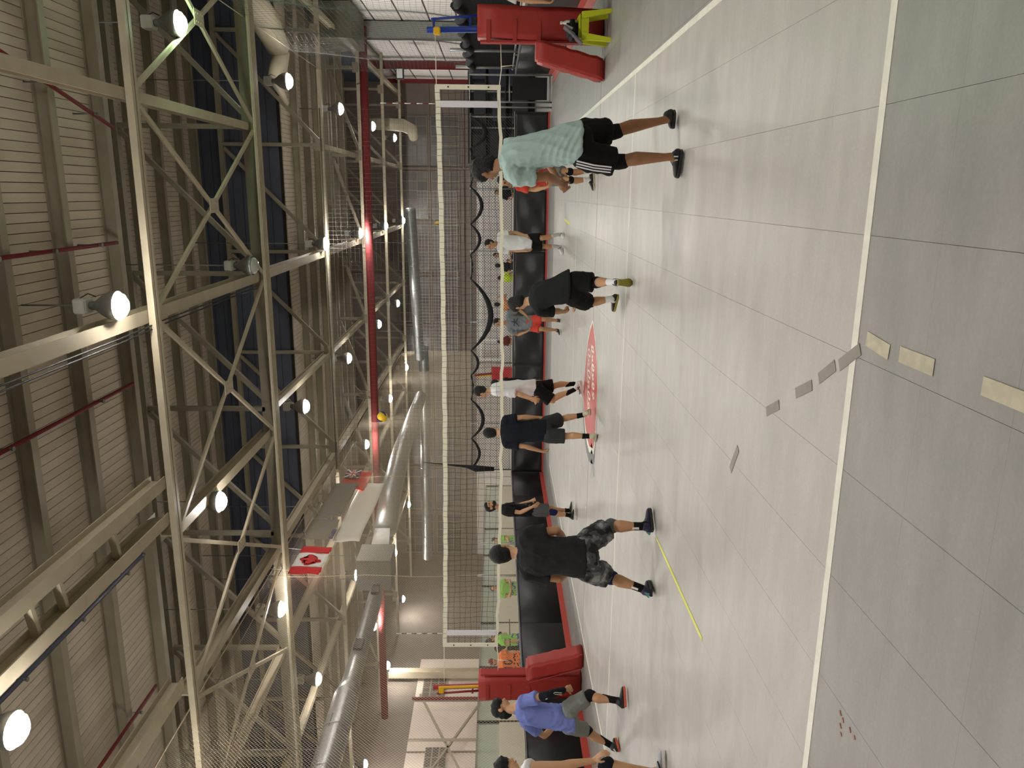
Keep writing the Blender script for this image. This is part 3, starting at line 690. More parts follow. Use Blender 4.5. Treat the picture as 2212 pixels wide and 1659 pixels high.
# ---- lime plastic stool with a bag and a bottle
M_lime = mat('lime_plastic', srgb(200,208,40), 0.4)
st = thing('step_stool', 'lime green plastic stool in front of the red padded post', 'stool', (5.37, 8.34, 0))
bm = bmesh.new(); abox(bm, -.15, .15, -.15, .15, .40, .44); bmesh.ops.bevel(bm, geom=bm.edges[:], offset=.015, segments=2, affect='EDGES'); finish(bm, 'seat', M_lime, st)
for sx in (-1, 1):
    for sy in (-1, 1):
        bm = bmesh.new(); vs = []
        for z, o_, w_ in ((0.0, .185, .025), (.40, .13, .045)):
            for a, b in ((-1, -1), (1, -1), (1, 1), (-1, 1)): vs.append(bm.verts.new((sx*o_+a*w_, sy*o_+b*w_, z)))
        for f in ((3, 2, 1, 0), (4, 5, 6, 7), (0, 1, 5, 4), (1, 2, 6, 5), (2, 3, 7, 6), (3, 0, 4, 7)): bm.faces.new([vs[i] for i in f])
        finish(bm, 'leg', M_lime, st)
for s in (-1, 1): box('apron', (-.13, .13, s*.14-.01, s*.14+.01, .30, .40), M_lime, st); box('apron', (s*.14-.01, s*.14+.01, -.13, .13, .30, .40), M_lime, st)
bag = thing('sports_bag', 'black bag with white striped flap lying on the lime stool', 'bag', (5.33, 8.30, .44))
bm = bmesh.new(); abox(bm, -.14, .13, -.12, .12, 0, .16); bmesh.ops.bevel(bm, geom=bm.edges[:], offset=.05, segments=3, affect='EDGES'); finish(bm, 'bag_body', M_black, bag, True)
fl2 = beam('flap', (-.2, -.13, -.05), (.02, -.13, .2), .2, .02, mat('grey_flap', srgb(92,88,92), .6), bag); 
for k in (0, 1): beam('stripe', (-.08+.07*k, -.145, .065+.02*k), (.0+.03*k, -.145, .17+.01*k), .03, .03, M_white, fl2)
bot = thing('water_bottle', 'white bottle standing behind the bag on the stool', 'bottle', (5.45, 8.44, .44))
bm = bmesh.new(); alathe(bm, [(.035, 0), (.037, .1), (.035, .15), (.018, .19), (.018, .21)], 14); finish(bm, 'bottle_body', M_white, bot, True)
bm = bmesh.new(); alathe(bm, [(.022, .21), (.022, .235)], 12); finish(bm, 'cap', M_white, bot)
sh_ = thing('stray_shoes', 'dark shoe with blue sole left beside the right boards', 'shoe', (6.2, 15.3, .012))
bm = bmesh.new(); abox(bm, -.13, .13, -.05, .05, .02, .1); bmesh.ops.bevel(bm, geom=bm.edges[:], offset=.03, segments=2, affect='EDGES'); finish(bm, 'upper', M_black, sh_, True)
box('sole', (-.14, .14, -.05, .05, 0, .025), mat('blue_sole', srgb(70,90,180), .5), sh_)

# ---- balls in the air
def ball(loc, lbl):
    t = thing('volleyball', lbl, 'ball', loc)
    bm = bmesh.new(); bmesh.ops.create_uvsphere(bm, u_segments=24, v_segments=16, radius=.105); finish(bm, 'cover', mat('ball_yellow', srgb(232,190,30), .5), t, True)
    for k in range(3):
        pts = []
        for i in range(9):
            a = -0.9+1.8*i/8; r = .1065; v = Vector((math.cos(a)*math.cos(k*2.1), math.cos(a)*math.sin(k*2.1), math.sin(a)))
            pts.append(v*r)
        tube('navy_panel', pts, [.004, .012, .02, .024, .026, .024, .02, .012, .004], mat('ball_navy', srgb(36,40,90), .5), t, 6)
    return t
ball((-1.33, 12.0, 3.87), 'yellow and navy volleyball high in the air over the net').rotation_euler = (.6, .4, 2.0)
ball((1.87, 30.0, 4.04), 'distant yellow volleyball just above the net band')

# ================================================================ DUCTS, FLAGS, BANNERS
def duct(lbl, pts, r, rings=True):
    t = thing('spiral_duct', lbl, 'duct'); tube('duct_run', pts, r, M_galv, t, 20)
    a, b = Vector(pts[0]), Vector(pts[-1]); n = max(2, int((b-a).length/1.2))
    for k in range(1, n):
        p = a.lerp(b, k/n); d = (b-a).normalized()*.02
        if len(pts) == 2: tube('joint_band', [p-d, p+d], (r if not isinstance(r, list) else r[0])*1.03, M_galv, t, 20)
    for k in range(2):
        p = a.lerp(b, .2+.6*k); tube('duct_hanger', [p, Vector((p.x, p.y, 8.0 if p.y < 10 or 21.2 < p.y < 30 else 10.65))], .01, M_steel, t, 5)
    return t
d1 = duct('fat galvanised duct behind the side netting at lower left', [(-8.6, 4.0, 5.1), (-8.6, 13.0, 5.1)], .30)
tube('reducer', [(-8.6, 13.0, 5.1), (-8.6, 13.5, 5.1), (-8.6, 17.8, 5.12)], [.30, .22, .22], M_galv, d1, 18)
for y in (11.6, 14.6, 17.5): box('air_grille', (-8.38, -8.32, y, y+.45, 5.0, 5.22), M_black, d1)
duct('galvanised duct crossing in front of the far wall', [(2.4, 30.2, 5.2), (-4.6, 33.2, 5.2)], .24)
d3 = duct('galvanised duct running back from the unit heater behind the flags', [(-6.5, 33.2, 5.2), (-6.7, 26.0, 5.25), (-7.2, 22.4, 5.25), (-7.9, 20.9, 5.25)], [.26, .34, .38, .38])
duct('galvanised duct along the far left of the hall', [(-4.6, 36.0, 5.3), (-16.5, 36.0, 5.3)], .26)
hv = thing('unit_heater', 'grey box heater at the end of the duct below the flags', 'heater', (-8.3, 19.0, 4.75))
box('casing', (-.5, .5, -.55, .6, 0, 1.05), mat('dull_heater_steel', srgb(70,69,64), .6), hv); bm = bmesh.new()
vs = [bm.verts.new(p) for p in ((-.3, .5, .2), (.3, .5, .2), (.3, .5, .8), (-.3, .5, .8), (.05, 1.6, .3), (.6, 1.6, .3), (.6, 1.6, .8), (.05, 1.6, .8))]
for f in ((0, 1, 2, 3), (4, 7, 6, 5), (0, 4, 5, 1), (1, 5, 6, 2), (2, 6, 7, 3), (3, 7, 4, 0)): bm.faces.new([vs[i] for i in f])
finish(bm, 'transition', M_galv, hv)
for x in (-.4, .4): tube('hanger_rod', [(x, 0, 1.05), (x, 0, 5.9)], .012, M_steel, hv, 5)
for k in range(5): box('louvre', (-.45, .45, -.57, -.55, .12+k*.18, .22+k*.18), mat('dull_heater_steel', srgb(70,69,64), .6), hv)
# flags hang from cables beside the netting: hoist edge up, in planes along the court
def cloth(name, o, du, dv, nu, nv, m, parent, wav, z=0.0, ft=0.006):
    o, du, dv = Vector(o), Vector(du), Vector(dv); V = []; F = []
    nrm = du.cross(dv).normalized()
    for side in (0, 1):
        for j in range(nv+1):
            for i in range(nu+1):
                a, b = i/nu, j/nv
                V.append(o+du*a+dv*b+nrm*(wav*math.sin(a*7+b*2)*(.3+b)+wav*.5*math.sin(b*6+a*3)+z+side*ft))
    n1 = (nu+1)*(nv+1)
    for j in range(nv):
        for i in range(nu):
            a = j*(nu+1)+i; F.append((a, a+1, a+nu+2, a+nu+1)); a += n1; F.append((a+nu+1, a+nu+2, a+1, a))
    for i in range(nu): F.append((i, i+n1, i+1+n1, i+1)); a = nv*(nu+1)+i; F.append((a, a+1, a+1+n1, a+n1))
    for j in range(nv): a = j*(nu+1); F.append((a, a+nu+1, a+nu+1+n1, a+n1)); a += nu; F.append((a, a+n1, a+nu+1+n1, a+nu+1))
    me = bpy.data.meshes.new(name); me.from_pydata(V, [], F); me.update(); me.polygons.foreach_set('use_smooth', [True]*len(F))
    return new_obj(name, me, m, parent)
M_fr = mat('flag_red', srgb(200,44,40), .8); M_fwh = mat('flag_white', srgb(226,222,214), .8); M_fbl = mat('flag_blue', srgb(34,38,92), .8)
FO, FD, FV = Vector((-5.55, 14.76, 6.38)), Vector((0, -1.42, 0.02)), Vector((0, -.1, -.74))
ca = thing('maple_leaf_flag', 'red and white maple leaf flag hung beside the netting', 'flag')
cloth('red_bar', FO, FD*.25, FV, 4, 8, M_fr, ca, .03); cloth('red_bar', FO+FD*.75, FD*.25, FV, 4, 8, M_fr, ca, .03); cloth('white_field', FO+FD*.25, FD*.5, FV, 8, 8, M_fwh, ca, .03)
leaf = [(.03,-.95),(.05,-.45),(.50,-.53),(.42,-.38),(.92,.02),(.78,.09),(.87,.38),(.60,.33),(.54,.46),(.30,.18),(.40,.72),(.22,.62),(0,1.0)]
leaf = leaf+[(-x, y) for x, y in leaf[::-1][1:]]
bm = bmesh.new(); c0 = FO+FD*.5+FV*.5; nv_ = FD.cross(FV).normalized(); fu_, fv_ = FD.normalized(), FV.normalized()
ctr = []; rims = []
for sgn in (-1, 1):
    rims.append([bm.verts.new(c0+fu_*(x*.27)-fv_*(y*.27)+nv_*(.042*sgn)) for x, y in leaf])
    f = bm.faces.new(rims[-1] if sgn > 0 else rims[-1][::-1])
for i in range(len(leaf)): bm.faces.new((rims[0][i], rims[0][(i+1) % len(leaf)], rims[1][(i+1) % len(leaf)], rims[1][i]))
bmesh.ops.triangulate(bm, faces=[f for f in bm.faces if len(f.verts) > 4], ngon_method='EAR_CLIP')
finish(bm, 'maple_leaf', M_fr, ca)
EO, ED, EV = Vector((-6.25, 22.1, 6.62)), Vector((0, -1.75, .05)), Vector((0, -.1, -.85))
en = thing('red_ensign_flag', 'red ensign flag with a small union badge behind the banners', 'flag')
cloth('red_field', EO, ED, EV, 10, 8, M_fr, en, .03)
cloth('union_blue', EO+ED*.04, ED*.42, EV*.55, 5, 5, M_fbl, en, .02, .05)
for a, b, wd, m_, dz in (((0, 0), (1, 1), .09, M_fwh, .075), ((0, 1), (1, 0), .09, M_fwh, .075), ((.5, 0), (.5, 1), .15, M_fwh, .08), ((0, .5), (1, .5), .15, M_fwh, .08), ((.5, 0), (.5, 1), .08, M_fr, .09), ((0, .5), (1, .5), .08, M_fr, .09)):
    q = lambda t: EO+ED*(.04+.42*t[0])+EV*(.55*t[1])+ED.cross(EV).normalized()*dz
    bm = bmesh.new(); abeam(bm, q(a), q(b), wd*.6, .012, Vector((1, 0, 0))); finish(bm, 'union_stripe', m_, en)
bm = bmesh.new(); alathe(bm, [(.09, -.01), (.09, .01)], 12); ob = finish(bm, 'shield_badge', mat('badge_green', srgb(150,160,70), .7), en); ob.location = EO+ED*.78+EV*.62+ED.cross(EV).normalized()*.07; ob.rotation_euler = (0, PI/2, 0)
for y in (14.6, 13.5): tube('hoist_cord', [(-5.55, y, 6.36), (-5.5, y, 6.86)], .006, M_white, ca, 5)
for y in (22.0, 20.5): tube('hoist_cord', [(-6.25, y, 6.6), (-6.0, y, 6.8)], .006, M_white, en, 5)
bn = thing('grey_banner', 'two grey banner sheets hanging behind the flags', 'banner')
M_gb = mat('grey_banner_cloth', srgb(110,106,98), .8); M_wb = mat('cream_banner_cloth', srgb(206,200,188), .8)
cloth('banner_sheet', (-6.1, 20.5, 6.76), (0, -2.75, .05), (0, .1, -.74), 8, 5, M_gb, bn, .02); cloth('banner_sheet', (-6.08, 17.62, 6.82), (0, -1.3, .03), (0, -.05, -.78), 5, 5, M_gb, bn, .02)
cloth('blue_edge', (-6.05, 16.9, 6.1), (0, -.6, .0), (0, -.05, -.12), 5, 2, M_fbl, bn, .01)
for y in (20.3, 18.0, 16.5): tube('hoist_cord', [(-6.1, y, 6.75), (-5.9, y, 6.8)], .006, M_white, bn, 5)
b2 = thing('white_banner', 'cream white banner sheet hanging lower than the grey ones', 'banner')
cloth('banner_sheet', (-6.3, 21.0, 6.0), (0, -4.4, .08), (0, -.02, -.76), 12, 6, M_wb, b2, .035)
tag(tube('banner_cable', [(-5.9, 9.0, 6.8), (-5.9, 24.0, 6.8)], .01, M_steel), 'thin cable carrying the flags and banners', 'cable')
# ================================================================ BEYOND THE BOARDS
# second court: net, posts in pads
n2 = thing('volleyball_net', 'distant volleyball net on the second court behind the fence', 'net', (0.2, 31.5, 0))
box('top_band', (-4.55, 4.65, -.01, .01, 2.2, 2.32), M_white, n2); box('bottom_band', (-4.55, 4.65, -.01, .01, 1.32, 1.38), M_white, n2)
for x in (-4.5, -3.6, 3.3, 4.6): box('side_sleeve', (x-.05, x+.05, -.012, .012, 1.35, 2.25), M_white, n2)
o = square_net('net_mesh', (-4.5, 0, 1.36), (1, 0, 0), (0, 0, 1), 9.1, .84, .14, .003, M_cord, n2, .01, Vector((0, 1, 0))); o['kind'] = 'stuff'
for x0, x1 in ((4.65, 5.25), (-4.95, -4.55)):
    for z in (1.35, 2.26): tube('net_rope', [(x0-.2, 0, z), (x1-.2+.35*(x0 > 0), 0, z)], .008, M_white, n2, 5)
for x, m1, lbl in ((5.35, M_blue, 'distant red pad and blue frame post at the second net, right end'), (-4.95, M_fred, 'distant red padded post with yellow track at the second net, left end')):
    t = thing('net_post', lbl, 'post', (x, 31.5, 0))
    box('pad_cover', (-.28, .28, -.16, .16, 0, 1.75), mat('bright_red_pad', srgb(196,46,44), .5), t, .03)
    if m1 is M_blue: box('frame_board', (-.5, .22, .1, .2, .8, 1.95), M_blue, t)
    beam('post_tube', (0, 0, 1.7), (-.1, 0, 2.55), .08, .08, M_fred, t); beam('slide_track', (-.07, -.06, 1.75), (-.15, -.06, 2.4), .05, .05, M_yel, t)
# pale safety fence along the second court
tag(box('barrier_wall', (-20, -6.6, 40.2, 40.3, 0, 2.2), M_pale), 'long pale barrier in front of the far wall at left', 'barrier')
# left rink: panel boards with glazing on top
M_beige = mat('beige_board', srgb(204,196,176), .6, noise=(2, .05)); M_glaz = mat('green_tinted_glazing', srgb(176,190,176), .15, alpha=.55)
M_ykick = mat('yellow_kick', srgb(206,176,60), .5)
for k in range(12):
    y0 = 34.0-2.6*k
    t = thing('panel_board', 'beige panel board of the neighbouring rink, %s from the far end' % ORD[k], 'board', (-11.5, y0, 0), 'beige boards of the neighbouring rink', -PI/2)
    box('board_face', (.03, 2.57, -.03, .05, .2, 1.42), M_beige, t); box('yellow_strip', (.03, 2.57, -.04, .05, 0.0, .2), M_ykick, t)
    box('joint_post', (-.03, .03, -.04, .06, 0, 2.05), M_black, t); box('glazing', (.03, 2.57, 0, .012, 1.42, 2.02), M_glaz, t); box('glazing_rail', (.03, 2.57, -.015, .03, 2.02, 2.06), M_zinc, t)
tag(box('board_poster', (-11.44, -11.42, 17.9, 19.3, .55, 1.4), mat('maroon_poster', srgb(126,52,34), .6)), 'maroon poster with a pale round crest on the beige boards', 'poster')
bm = bmesh.new(); alathe(bm, [(.28, -.01), (.28, .01)], 20); ob = finish(bm, 'poster_crest', M_sleeve); ob.rotation_euler = (0, PI/2, 0); ob.location = (-11.4, 18.75, 1.08); tag(ob, 'pale round crest on the maroon poster', 'crest')
for k, y in enumerate((16.0, 14.2, 13.0)):
    tag(tube('rail_post', [(-6.05, y-3.4*(k == 2)+.0, 0.0), (-6.05, y-3.4*(k == 2), 2.0)], .03, M_zinc), 'grey steel post on the left boards, %s from the far end' % ORD[k], 'post', 'grey posts on the left boards')
# dark storage racks behind the corner gate
rk = thing('storage_rack', 'dark equipment rack with grey uprights behind the corner gate', 'rack', (6.6, 30.0, 0))
for x in (-2.2, -.9, .5, 1.9): box('upright', (x-.03, x+.03, -.03, .03, 0, 2.7), M_zinc, rk)
for z in (.3, 1.2, 2.0, 2.65): box('shelf', (-2.25, 1.95, -.3, .3, z, z+.04), M_bdark, rk)
for k, (x, z, w_, h_) in enumerate(((-1.6, .34, .9, .7), (-.2, .34, 1.1, .6), (1.2, .34, 1.0, .75), (-1.5, 1.24, 1.0, .6), (-.2, 1.24, .9, .5), (1.2, 1.24, 1.1, .65), (-1.6, 2.04, .8, .5), (.2, 2.04, 1.2, .45), (1.3, 2.04, .7, .5))):
    box('storage_bin', (x-w_/2, x+w_/2, -.25, .25, z, z+h_), (M_bdark, mat('dark_bin', srgb(40,42,46), .6), mat('navy_bin', srgb(34,38,56), .6))[k % 3], rk)
box('back_sheet', (-2.3, 2.4, .32, .36, 0, 2.75), M_bdark, rk)
# ================================================================ PEOPLE
def soup_remesh(name, bm, vox, m, parent, smooth_it=3, disp=None):
    """many overlapping closed shapes -> one continuous skin"""
    me = bpy.data.meshes.new('tmp'); bmesh.ops.recalc_face_normals(bm, faces=bm.faces[:]); bm.to_mesh(me); bm.free()
    o = bpy.data.objects.new('tmp', me); C.objects.link(o)
    r = o.modifiers.new('r', 'REMESH'); r.mode = 'VOXEL'; r.voxel_size = vox; r.use_smooth_shade = True
    if smooth_it:
        s = o.modifiers.new('s', 'SMOOTH'); s.factor = 0.5; s.iterations = smooth_it
    dg = bpy.context.evaluated_depsgraph_get(); ev = o.evaluated_get(dg)
    res = bpy.data.meshes.new_from_object(ev); res.name = name
    bpy.data.objects.remove(o); bpy.data.meshes.remove(me)
    if disp is not None:
        n = len(res.vertices); co = np.empty(n*3, np.float32); res.vertices.foreach_get('co', co); co = co.reshape(-1, 3)
        no = np.empty(n*3, np.float32); res.vertices.foreach_get('normal', no); no = no.reshape(-1, 3)
        res.vertices.foreach_set('co', (co+no*disp(co)[:, None]).astype(np.float32).ravel()); res.update()
    res.materials.clear(); res.polygons.foreach_set('use_smooth', [True]*len(res.polygons))
    return new_obj(name, res, m, parent)
def ell(bm, c, ax, ay, az, seg=12):
    """ellipsoid with semi-axis vectors"""
    M_ = Matrix(((ax.x, ay.x, az.x, c.x), (ax.y, ay.y, az.y, c.y), (ax.z, ay.z, az.z, c.z), (0, 0, 0, 1)))
    bmesh.ops.create_uvsphere(bm, u_segments=seg, v_segments=max(6, seg*2//3), radius=1.0, matrix=M_)
def loft(bm, rings, n=14, rnd=.6):
    """rings: (centre, lateral unit, forward unit, half-width, half-depth); ends rounded"""
    rs = []
    def ring(c, l, f, a, b): return [bm.verts.new(c+l*(a*math.cos(2*PI*k/n))+f*(b*math.sin(2*PI*k/n))) for k in range(n)]
    c0, l0, f0, a0, b0 = rings[0]; c1, l1, f1, a1, b1 = rings[-1]
    d0 = (rings[0][0]-rings[1][0]).normalized(); d1 = (rings[-1][0]-rings[-2][0]).normalized()
    e0, e1 = min(a0, b0)*rnd, min(a1, b1)*rnd
    rs.append(ring(c0+d0*e0, l0, f0, a0*.35, b0*.35)); rs.append(ring(c0+d0*e0*.6, l0, f0, a0*.8, b0*.8))
    for r in rings: rs.append(ring(*r))
    rs.append(ring(c1+d1*e1*.6, l1, f1, a1*.8, b1*.8)); rs.append(ring(c1+d1*e1, l1, f1, a1*.35, b1*.35))
    for a, b in zip(rs, rs[1:]):
        for k in range(n): bm.faces.new((a[k], a[(k+1) % n], b[(k+1) % n], b[k]))
    bm.faces.new(rs[0][::-1]); bm.faces.new(rs[-1])
def limb(bm, A, B, prof, upv=Vector((0, 1, 0)), n=12, off=None, rnd=.6):
    """prof: (t, r) or (t, r, bulge) ; bulge shifts along off"""
    d = B-A; s, u = frame(d, upv); rg = []
    for p in prof:
        c = A+d*p[0]
        if len(p) > 2 and off is not None: c = c+off*p[2]
        rg.append((c, s, u, p[1], p[1]))
    loft(bm, rg, n, rnd)
def hand(bm, w_, dr, pn, side, s, curl):
    """palm plus four jointed fingers and a thumb; pn = palm normal, curl in radians per joint"""
    dr = dr.normalized(); pn = (pn-dr*pn.dot(dr)).normalized(); lt = dr.cross(pn).normalized()*side
    pc = w_+dr*.045*s; ell(bm, pc, lt*.042*s, pn*.017*s, dr*.055*s, 10)
    limb(bm, w_-dr*.02*s, w_+dr*.03*s, [(0, .025*s), (1, .026*s)])
    for k, ln in enumerate((.068, .078, .074, .058)):
        b_ = w_+dr*.088*s+lt*((k-1.5)*-.0205*s); d = dr; p0 = b_
        for sg, fr in ((0, .45), (1, .32), (2, .23)):
            ca, sa = math.cos(curl), math.sin(curl); d2 = d*ca+(pn if sg == 0 else pn)*sa; d2.normalize(); d = d2
            p1 = p0+d*(ln*fr*s); limb(bm, p0, p1, [(0, .0098*s), (1, .0088*s)], n=8); p0 = p1
    th = w_+dr*.03*s+lt*.034*s; d = (dr*.75+lt*.6+pn*(.3+curl*.4)).normalized(); t1 = th+d*.036*s; d = (dr*.9+lt*.15+pn*(.35+curl*.4)).normalized()
    limb(bm, th, t1, [(0, .0125*s), (1, .011*s)], n=8); limb(bm, t1, t1+d*.032*s, [(0, .011*s), (1, .0092*s)], n=8)
def folds(seed, amp, up_, fr=1.0):
    r_ = np.random.default_rng(seed); ks = r_.normal(0, 1, (6, 3)); ph = r_.uniform(0, 6, 6)
    ks = ks/np.linalg.norm(ks, axis=1)[:, None]*np.array([34, 46, 60, 76, 100, 130])[:, None]*fr
    def f(co):
        w1 = co+0.03*np.sin(co[:, [1, 2, 0]]*11+ph[:3])
        v = sum((1-2*np.abs(np.sin(w1@k*.5+p)))*(np.sin(co@ks[5-i]*.12+p)*.6+.4)/(i*.35+1) for i, (k, p) in enumerate(zip(ks, ph)))
        return (amp*np.clip(v*.7+.25, -.25, 1.6)).astype(np.float32)
    return f
SKINS = {}
def skin_mat(c):
    k = 'skin_%d_%d_%d' % c
    return mat(k, srgb(*c), 0.55, noise=(12, .06), spec=.35, bump=(60, .06))
M_hair = mat('black_hair', (0.010, 0.009, 0.009), .55, bump=(70, .8), spec=.3)
def cl(name, c, rough=.85, noise=None, bump=(35, .15)): return mat('cloth_'+name, srgb(*c), rough, noise=noise, bump=bump, spec=.2)
def shoe(parent, he, to, ank, s, mu, ms, accents=None, grounded=True, mid=None):
    he, to = Vector(he), Vector(to); d = (to-he); L_ = d.length
    nrm = Vector((0, 0, 1)); dn = d.normalized(); lat = dn.cross(nrm).normalized(); nrm = lat.cross(dn).normalized()
    ext = dn*(.012*s)
    bm = bmesh.new(); rg = []
    for t, w_, h_ in ((0.0, .030, .05), (.12, .037, .055), (.35, .036, .058), (.55, .042, .046), (.75, .049, .036), (.92, .042, .028), (1.0, .028, .02)):
        rg.append((he+d*t+nrm*(.018+h_*.55)*s, lat, nrm, w_*s, h_*.62*s))
    loft(bm, rg, 12)
    a = Vector(ank); limb(bm, he+d*.2+nrm*.06*s, a+(he+d*.2-a)*.15, [(0, .046*s), (1, .043*s)])
    sh = thing_part = soup_remesh('shoe', bm, .009*s, mu, parent, 2)
    bm = bmesh.new(); prof = [(-.02, .026), (.08, .038), (.3, .037), (.5, .042), (.75, .05), (.92, .043), (1.03, .02)]
    lo, hi = [], []
    L1 = [he+d*t+lat*w_*s for t, w_ in prof]+[he+d*t-lat*w_*s for t, w_ in prof[::-1]]
    a_ = [bm.verts.new(p) for p in L1]; b_ = [bm.verts.new(p+nrm*.028*s) for p in L1]; n = len(L1)
    bm.faces.new(a_[::-1]); bm.faces.new(b_)
    for i in range(n): bm.faces.new((a_[i], a_[(i+1) % n], b_[(i+1) % n], b_[i]))
    bmesh.ops.bevel(bm, geom=[e for e in bm.edges], offset=.004*s, segments=1, affect='EDGES')
    finish(bm, 'sole', ms, sh)
    bm = bmesh.new()
    for k in range(4):
        c = he+d*(.42+.09*k)+nrm*(.088-.014*k)*s; abeam(bm, c-lat*.02*s, c+lat*.02*s, .006*s, .006*s)
    o = finish(bm, 'laces', accents or ms, sh); o['kind'] = 'stuff'
    return sh
def head_axes(Hd, up_):
    f = Hd.normalized(); u = (up_-f*up_.dot(f)).normalized(); return f, u, f.cross(u).normalized()
def person(lbl, D, skin, shirt=None, shorts=None, socks=None, shoes=None, s=1.0, look=None, vox=.0085, grp=None,
           hair=None, hairstyle='short', sleeve=.55, shirt_len=.1, short_len=.62, fat=1.0, knee=None, curl=.5, beard=None, palms=None,
           shirt_amp=.013, extras=None, handdir=None, seed=1, sock_h=.16, loose=1.0, shoe_s=1.0, short_flare=1.0):
    J = {k: Vector(v) for k, v in D['J'].items()}; F = Vector((D['F'][0], D['F'][1], 0)).normalized()
    pel, neck, head = J['pel'], J['neck'], J['head']
    t = thing('person', lbl, 'person', (pel.x, pel.y, 0), grp); base = Vector((pel.x, pel.y, 0))
    for k in J: J[k] = J[k]-base
    pel, neck, head = J['pel'], J['neck'], J['head']
    spine = (neck-pel).normalized(); latS = (J['sR']-J['sL']); shw = latS.length/2; latS.normalize(); latH = (J['hR']-J['hL']).normalized()
    fS = spine.cross(latS).normalized()*-1
    if fS.dot(F) < 0: fS = -fS
    fH = Vector((0, 0, 1)).cross(latH).normalized()
    if fH.dot(F) < 0: fH = -fH
    msk = skin_mat(skin)
    Hd = Vector((look[0], look[1], look[2] if len(look) > 2 else 0)) if look else F
    hup = (head-neck).normalized()*.5+Vector((0, 0, .7)); hf, hu, hl = head_axes(Hd, hup)
    mid = pel.lerp(neck, .5)
    curve = -fS*0.02
    def torso(bm, g, top=1.0, low=-.04, flare=0.0, k=1.0, rnd=.6):
        rg = []
        for tt, a, b in ((low, .155+flare, .105+flare*.8), (.10, .16+flare*.7, .11+flare*.6), (.32, .142+flare*.5, .102+flare*.4), (.52, .152+flare*.25, .108+flare*.2), (.70, .172, .116), (.84, .165, .10), (.93, .115, .078)):
            if tt > top: continue
            l = latH.lerp(latS, min(1, max(0, tt))).normalized(); f = fH.lerp(fS, min(1, max(0, tt))).normalized()
            c = pel.lerp(neck, tt)+curve*math.sin(PI*min(1, max(0, tt)))
            rg.append((c, l, f, (a*fat*k)*s+g, (b*fat)*s+g))
        loft(bm, rg, 18, rnd)
        # shoulder girdle
        limb(bm, J['sL'].lerp(neck, .12)-spine*.0, J['sR'].lerp(neck, .12), [(0, .06*s+g), (.5, .075*s+g), (1, .06*s+g)], upv=spine)
        for q in ('sL', 'sR'): ell(bm, J[q]-spine*.012*s, latS*(.062*s+g), fS*(.066*s+g), spine*(.068*s+g), 10)
    # ---- body: one skin
    bm = bmesh.new(); torso(bm, -.012*s if shirt else 0)
    limb(bm, neck-spine*.05*s, head-hu*.06*s, [(0, .066*s), (.5, .056*s), (1, .056*s)])
    ell(bm, head+hu*.022*s-hf*.008*s, hl*.076*s, hf*.098*s, hu*.098*s, 16)
    ell(bm, head-hu*.042*s+hf*.022*s, hl*.060*s, hf*.072*s, hu*.072*s, 14)
    limb(bm, head+hf*.088*s+hu*.012*s, head+hf*.110*s-hu*.028*s, [(0, .010*s), (1, .0165*s)], n=8)
    ell(bm, head+hf*.082*s-hu*.060*s, hl*.026*s, hf*.016*s, hu*.012*s, 8)
    ell(bm, head+hf*.084*s+hu*.026*s, hl*.052*s, hf*.012*s, hu*.011*s, 8)
    for sg in (-1, 1): ell(bm, head+hl*.078*s*sg-hf*.008*s-hu*.008*s, hl*.012*s, hf*.022*s, hu*.034*s, 8)
    for q, sg in (('R', 1), ('L', -1)):
        S_, E_, W_ = J['s'+q], J['e'+q], J['w'+q]
        limb(bm, S_, E_, [(0, .052*s*fat), (.35, .050*s*fat), (.75, .042*s*fat), (1, .038*s*fat)])
        limb(bm, E_, W_, [(0, .038*s*fat), (.25, .042*s*fat), (.65, .033*s), (1, .026*s)])
        hd = (W_-E_).normalized(); hd = (Vector(handdir[q]) if handdir and q in handdir else hd)
        pn = Vector(palms[q]) if palms and q in palms else (latS*-sg*.9+F*.4)
        hand(bm, W_, hd, pn, -sg, s*1.04, curl)
        H_, K_, A_ = J['h'+q], J['k'+q], J['a'+q]
        bk = -((K_-H_).normalized().cross(latH)).normalized()
        if bk.dot(F) > 0: bk = -bk
        limb(bm, H_+(K_-H_)*.04, K_, [(0, .084*s*fat), (.3, .085*s*fat), (.7, .066*s*fat), (1, .056*s*fat)], rnd=.15)
        sb = (A_-K_).normalized().cross(latH).normalized()
        if sb.dot(F) > 0: sb = -sb
        limb(bm, K_, A_, [(0, .054*s*fat, 0), (.15, .053*s*fat, .008), (.35, .058*s*fat, .018), (.6, .046*s*fat, .010), (.85, .034*s, 0), (1, .034*s, 0)], off=sb*s)
        ell(bm, K_-sb*.012*s, latH*.05*s, sb*.05*s, Vector((0, 0, .055*s)), 10)
        he, to = J['he'+q], J['to'+q]; limb(bm, A_, he.lerp(to, .35)+Vector((0, 0, .045*s)), [(0, .034*s), (1, .036*s)])
    body = soup_remesh('body', bm, vox, msk, t, 3)
    # face details
    if Hd.dot(fw) < .55:
        for sg in (-1, 1):
            bm = bmesh.new(); ell(bm, head+hf*.088*s+hl*.031*s*sg+hu*.008*s, hl*.014*s, hf*.008*s, hu*.0065*s, 8); finish(bm, 'eye', mat('dark_eye', (.02, .015, .012), .3), t, True)
            bm = bmesh.new(); ell(bm, head+hf*.092*s+hl*.031*s*sg+hu*.028*s, hl*.022*s, hf*.007*s, hu*.0055*s, 8); finish(bm, 'eyebrow', M_hair, t, True)
        bm = bmesh.new(); ell(bm, head+hf*.096*s-hu*.060*s, hl*.023*s, hf*.007*s, hu*.006*s, 8); finish(bm, 'lips', mat('lips', srgb(150,84,76), .5), t, True)
    # ---- hair
    hm = hair or M_hair; bm = bmesh.new()
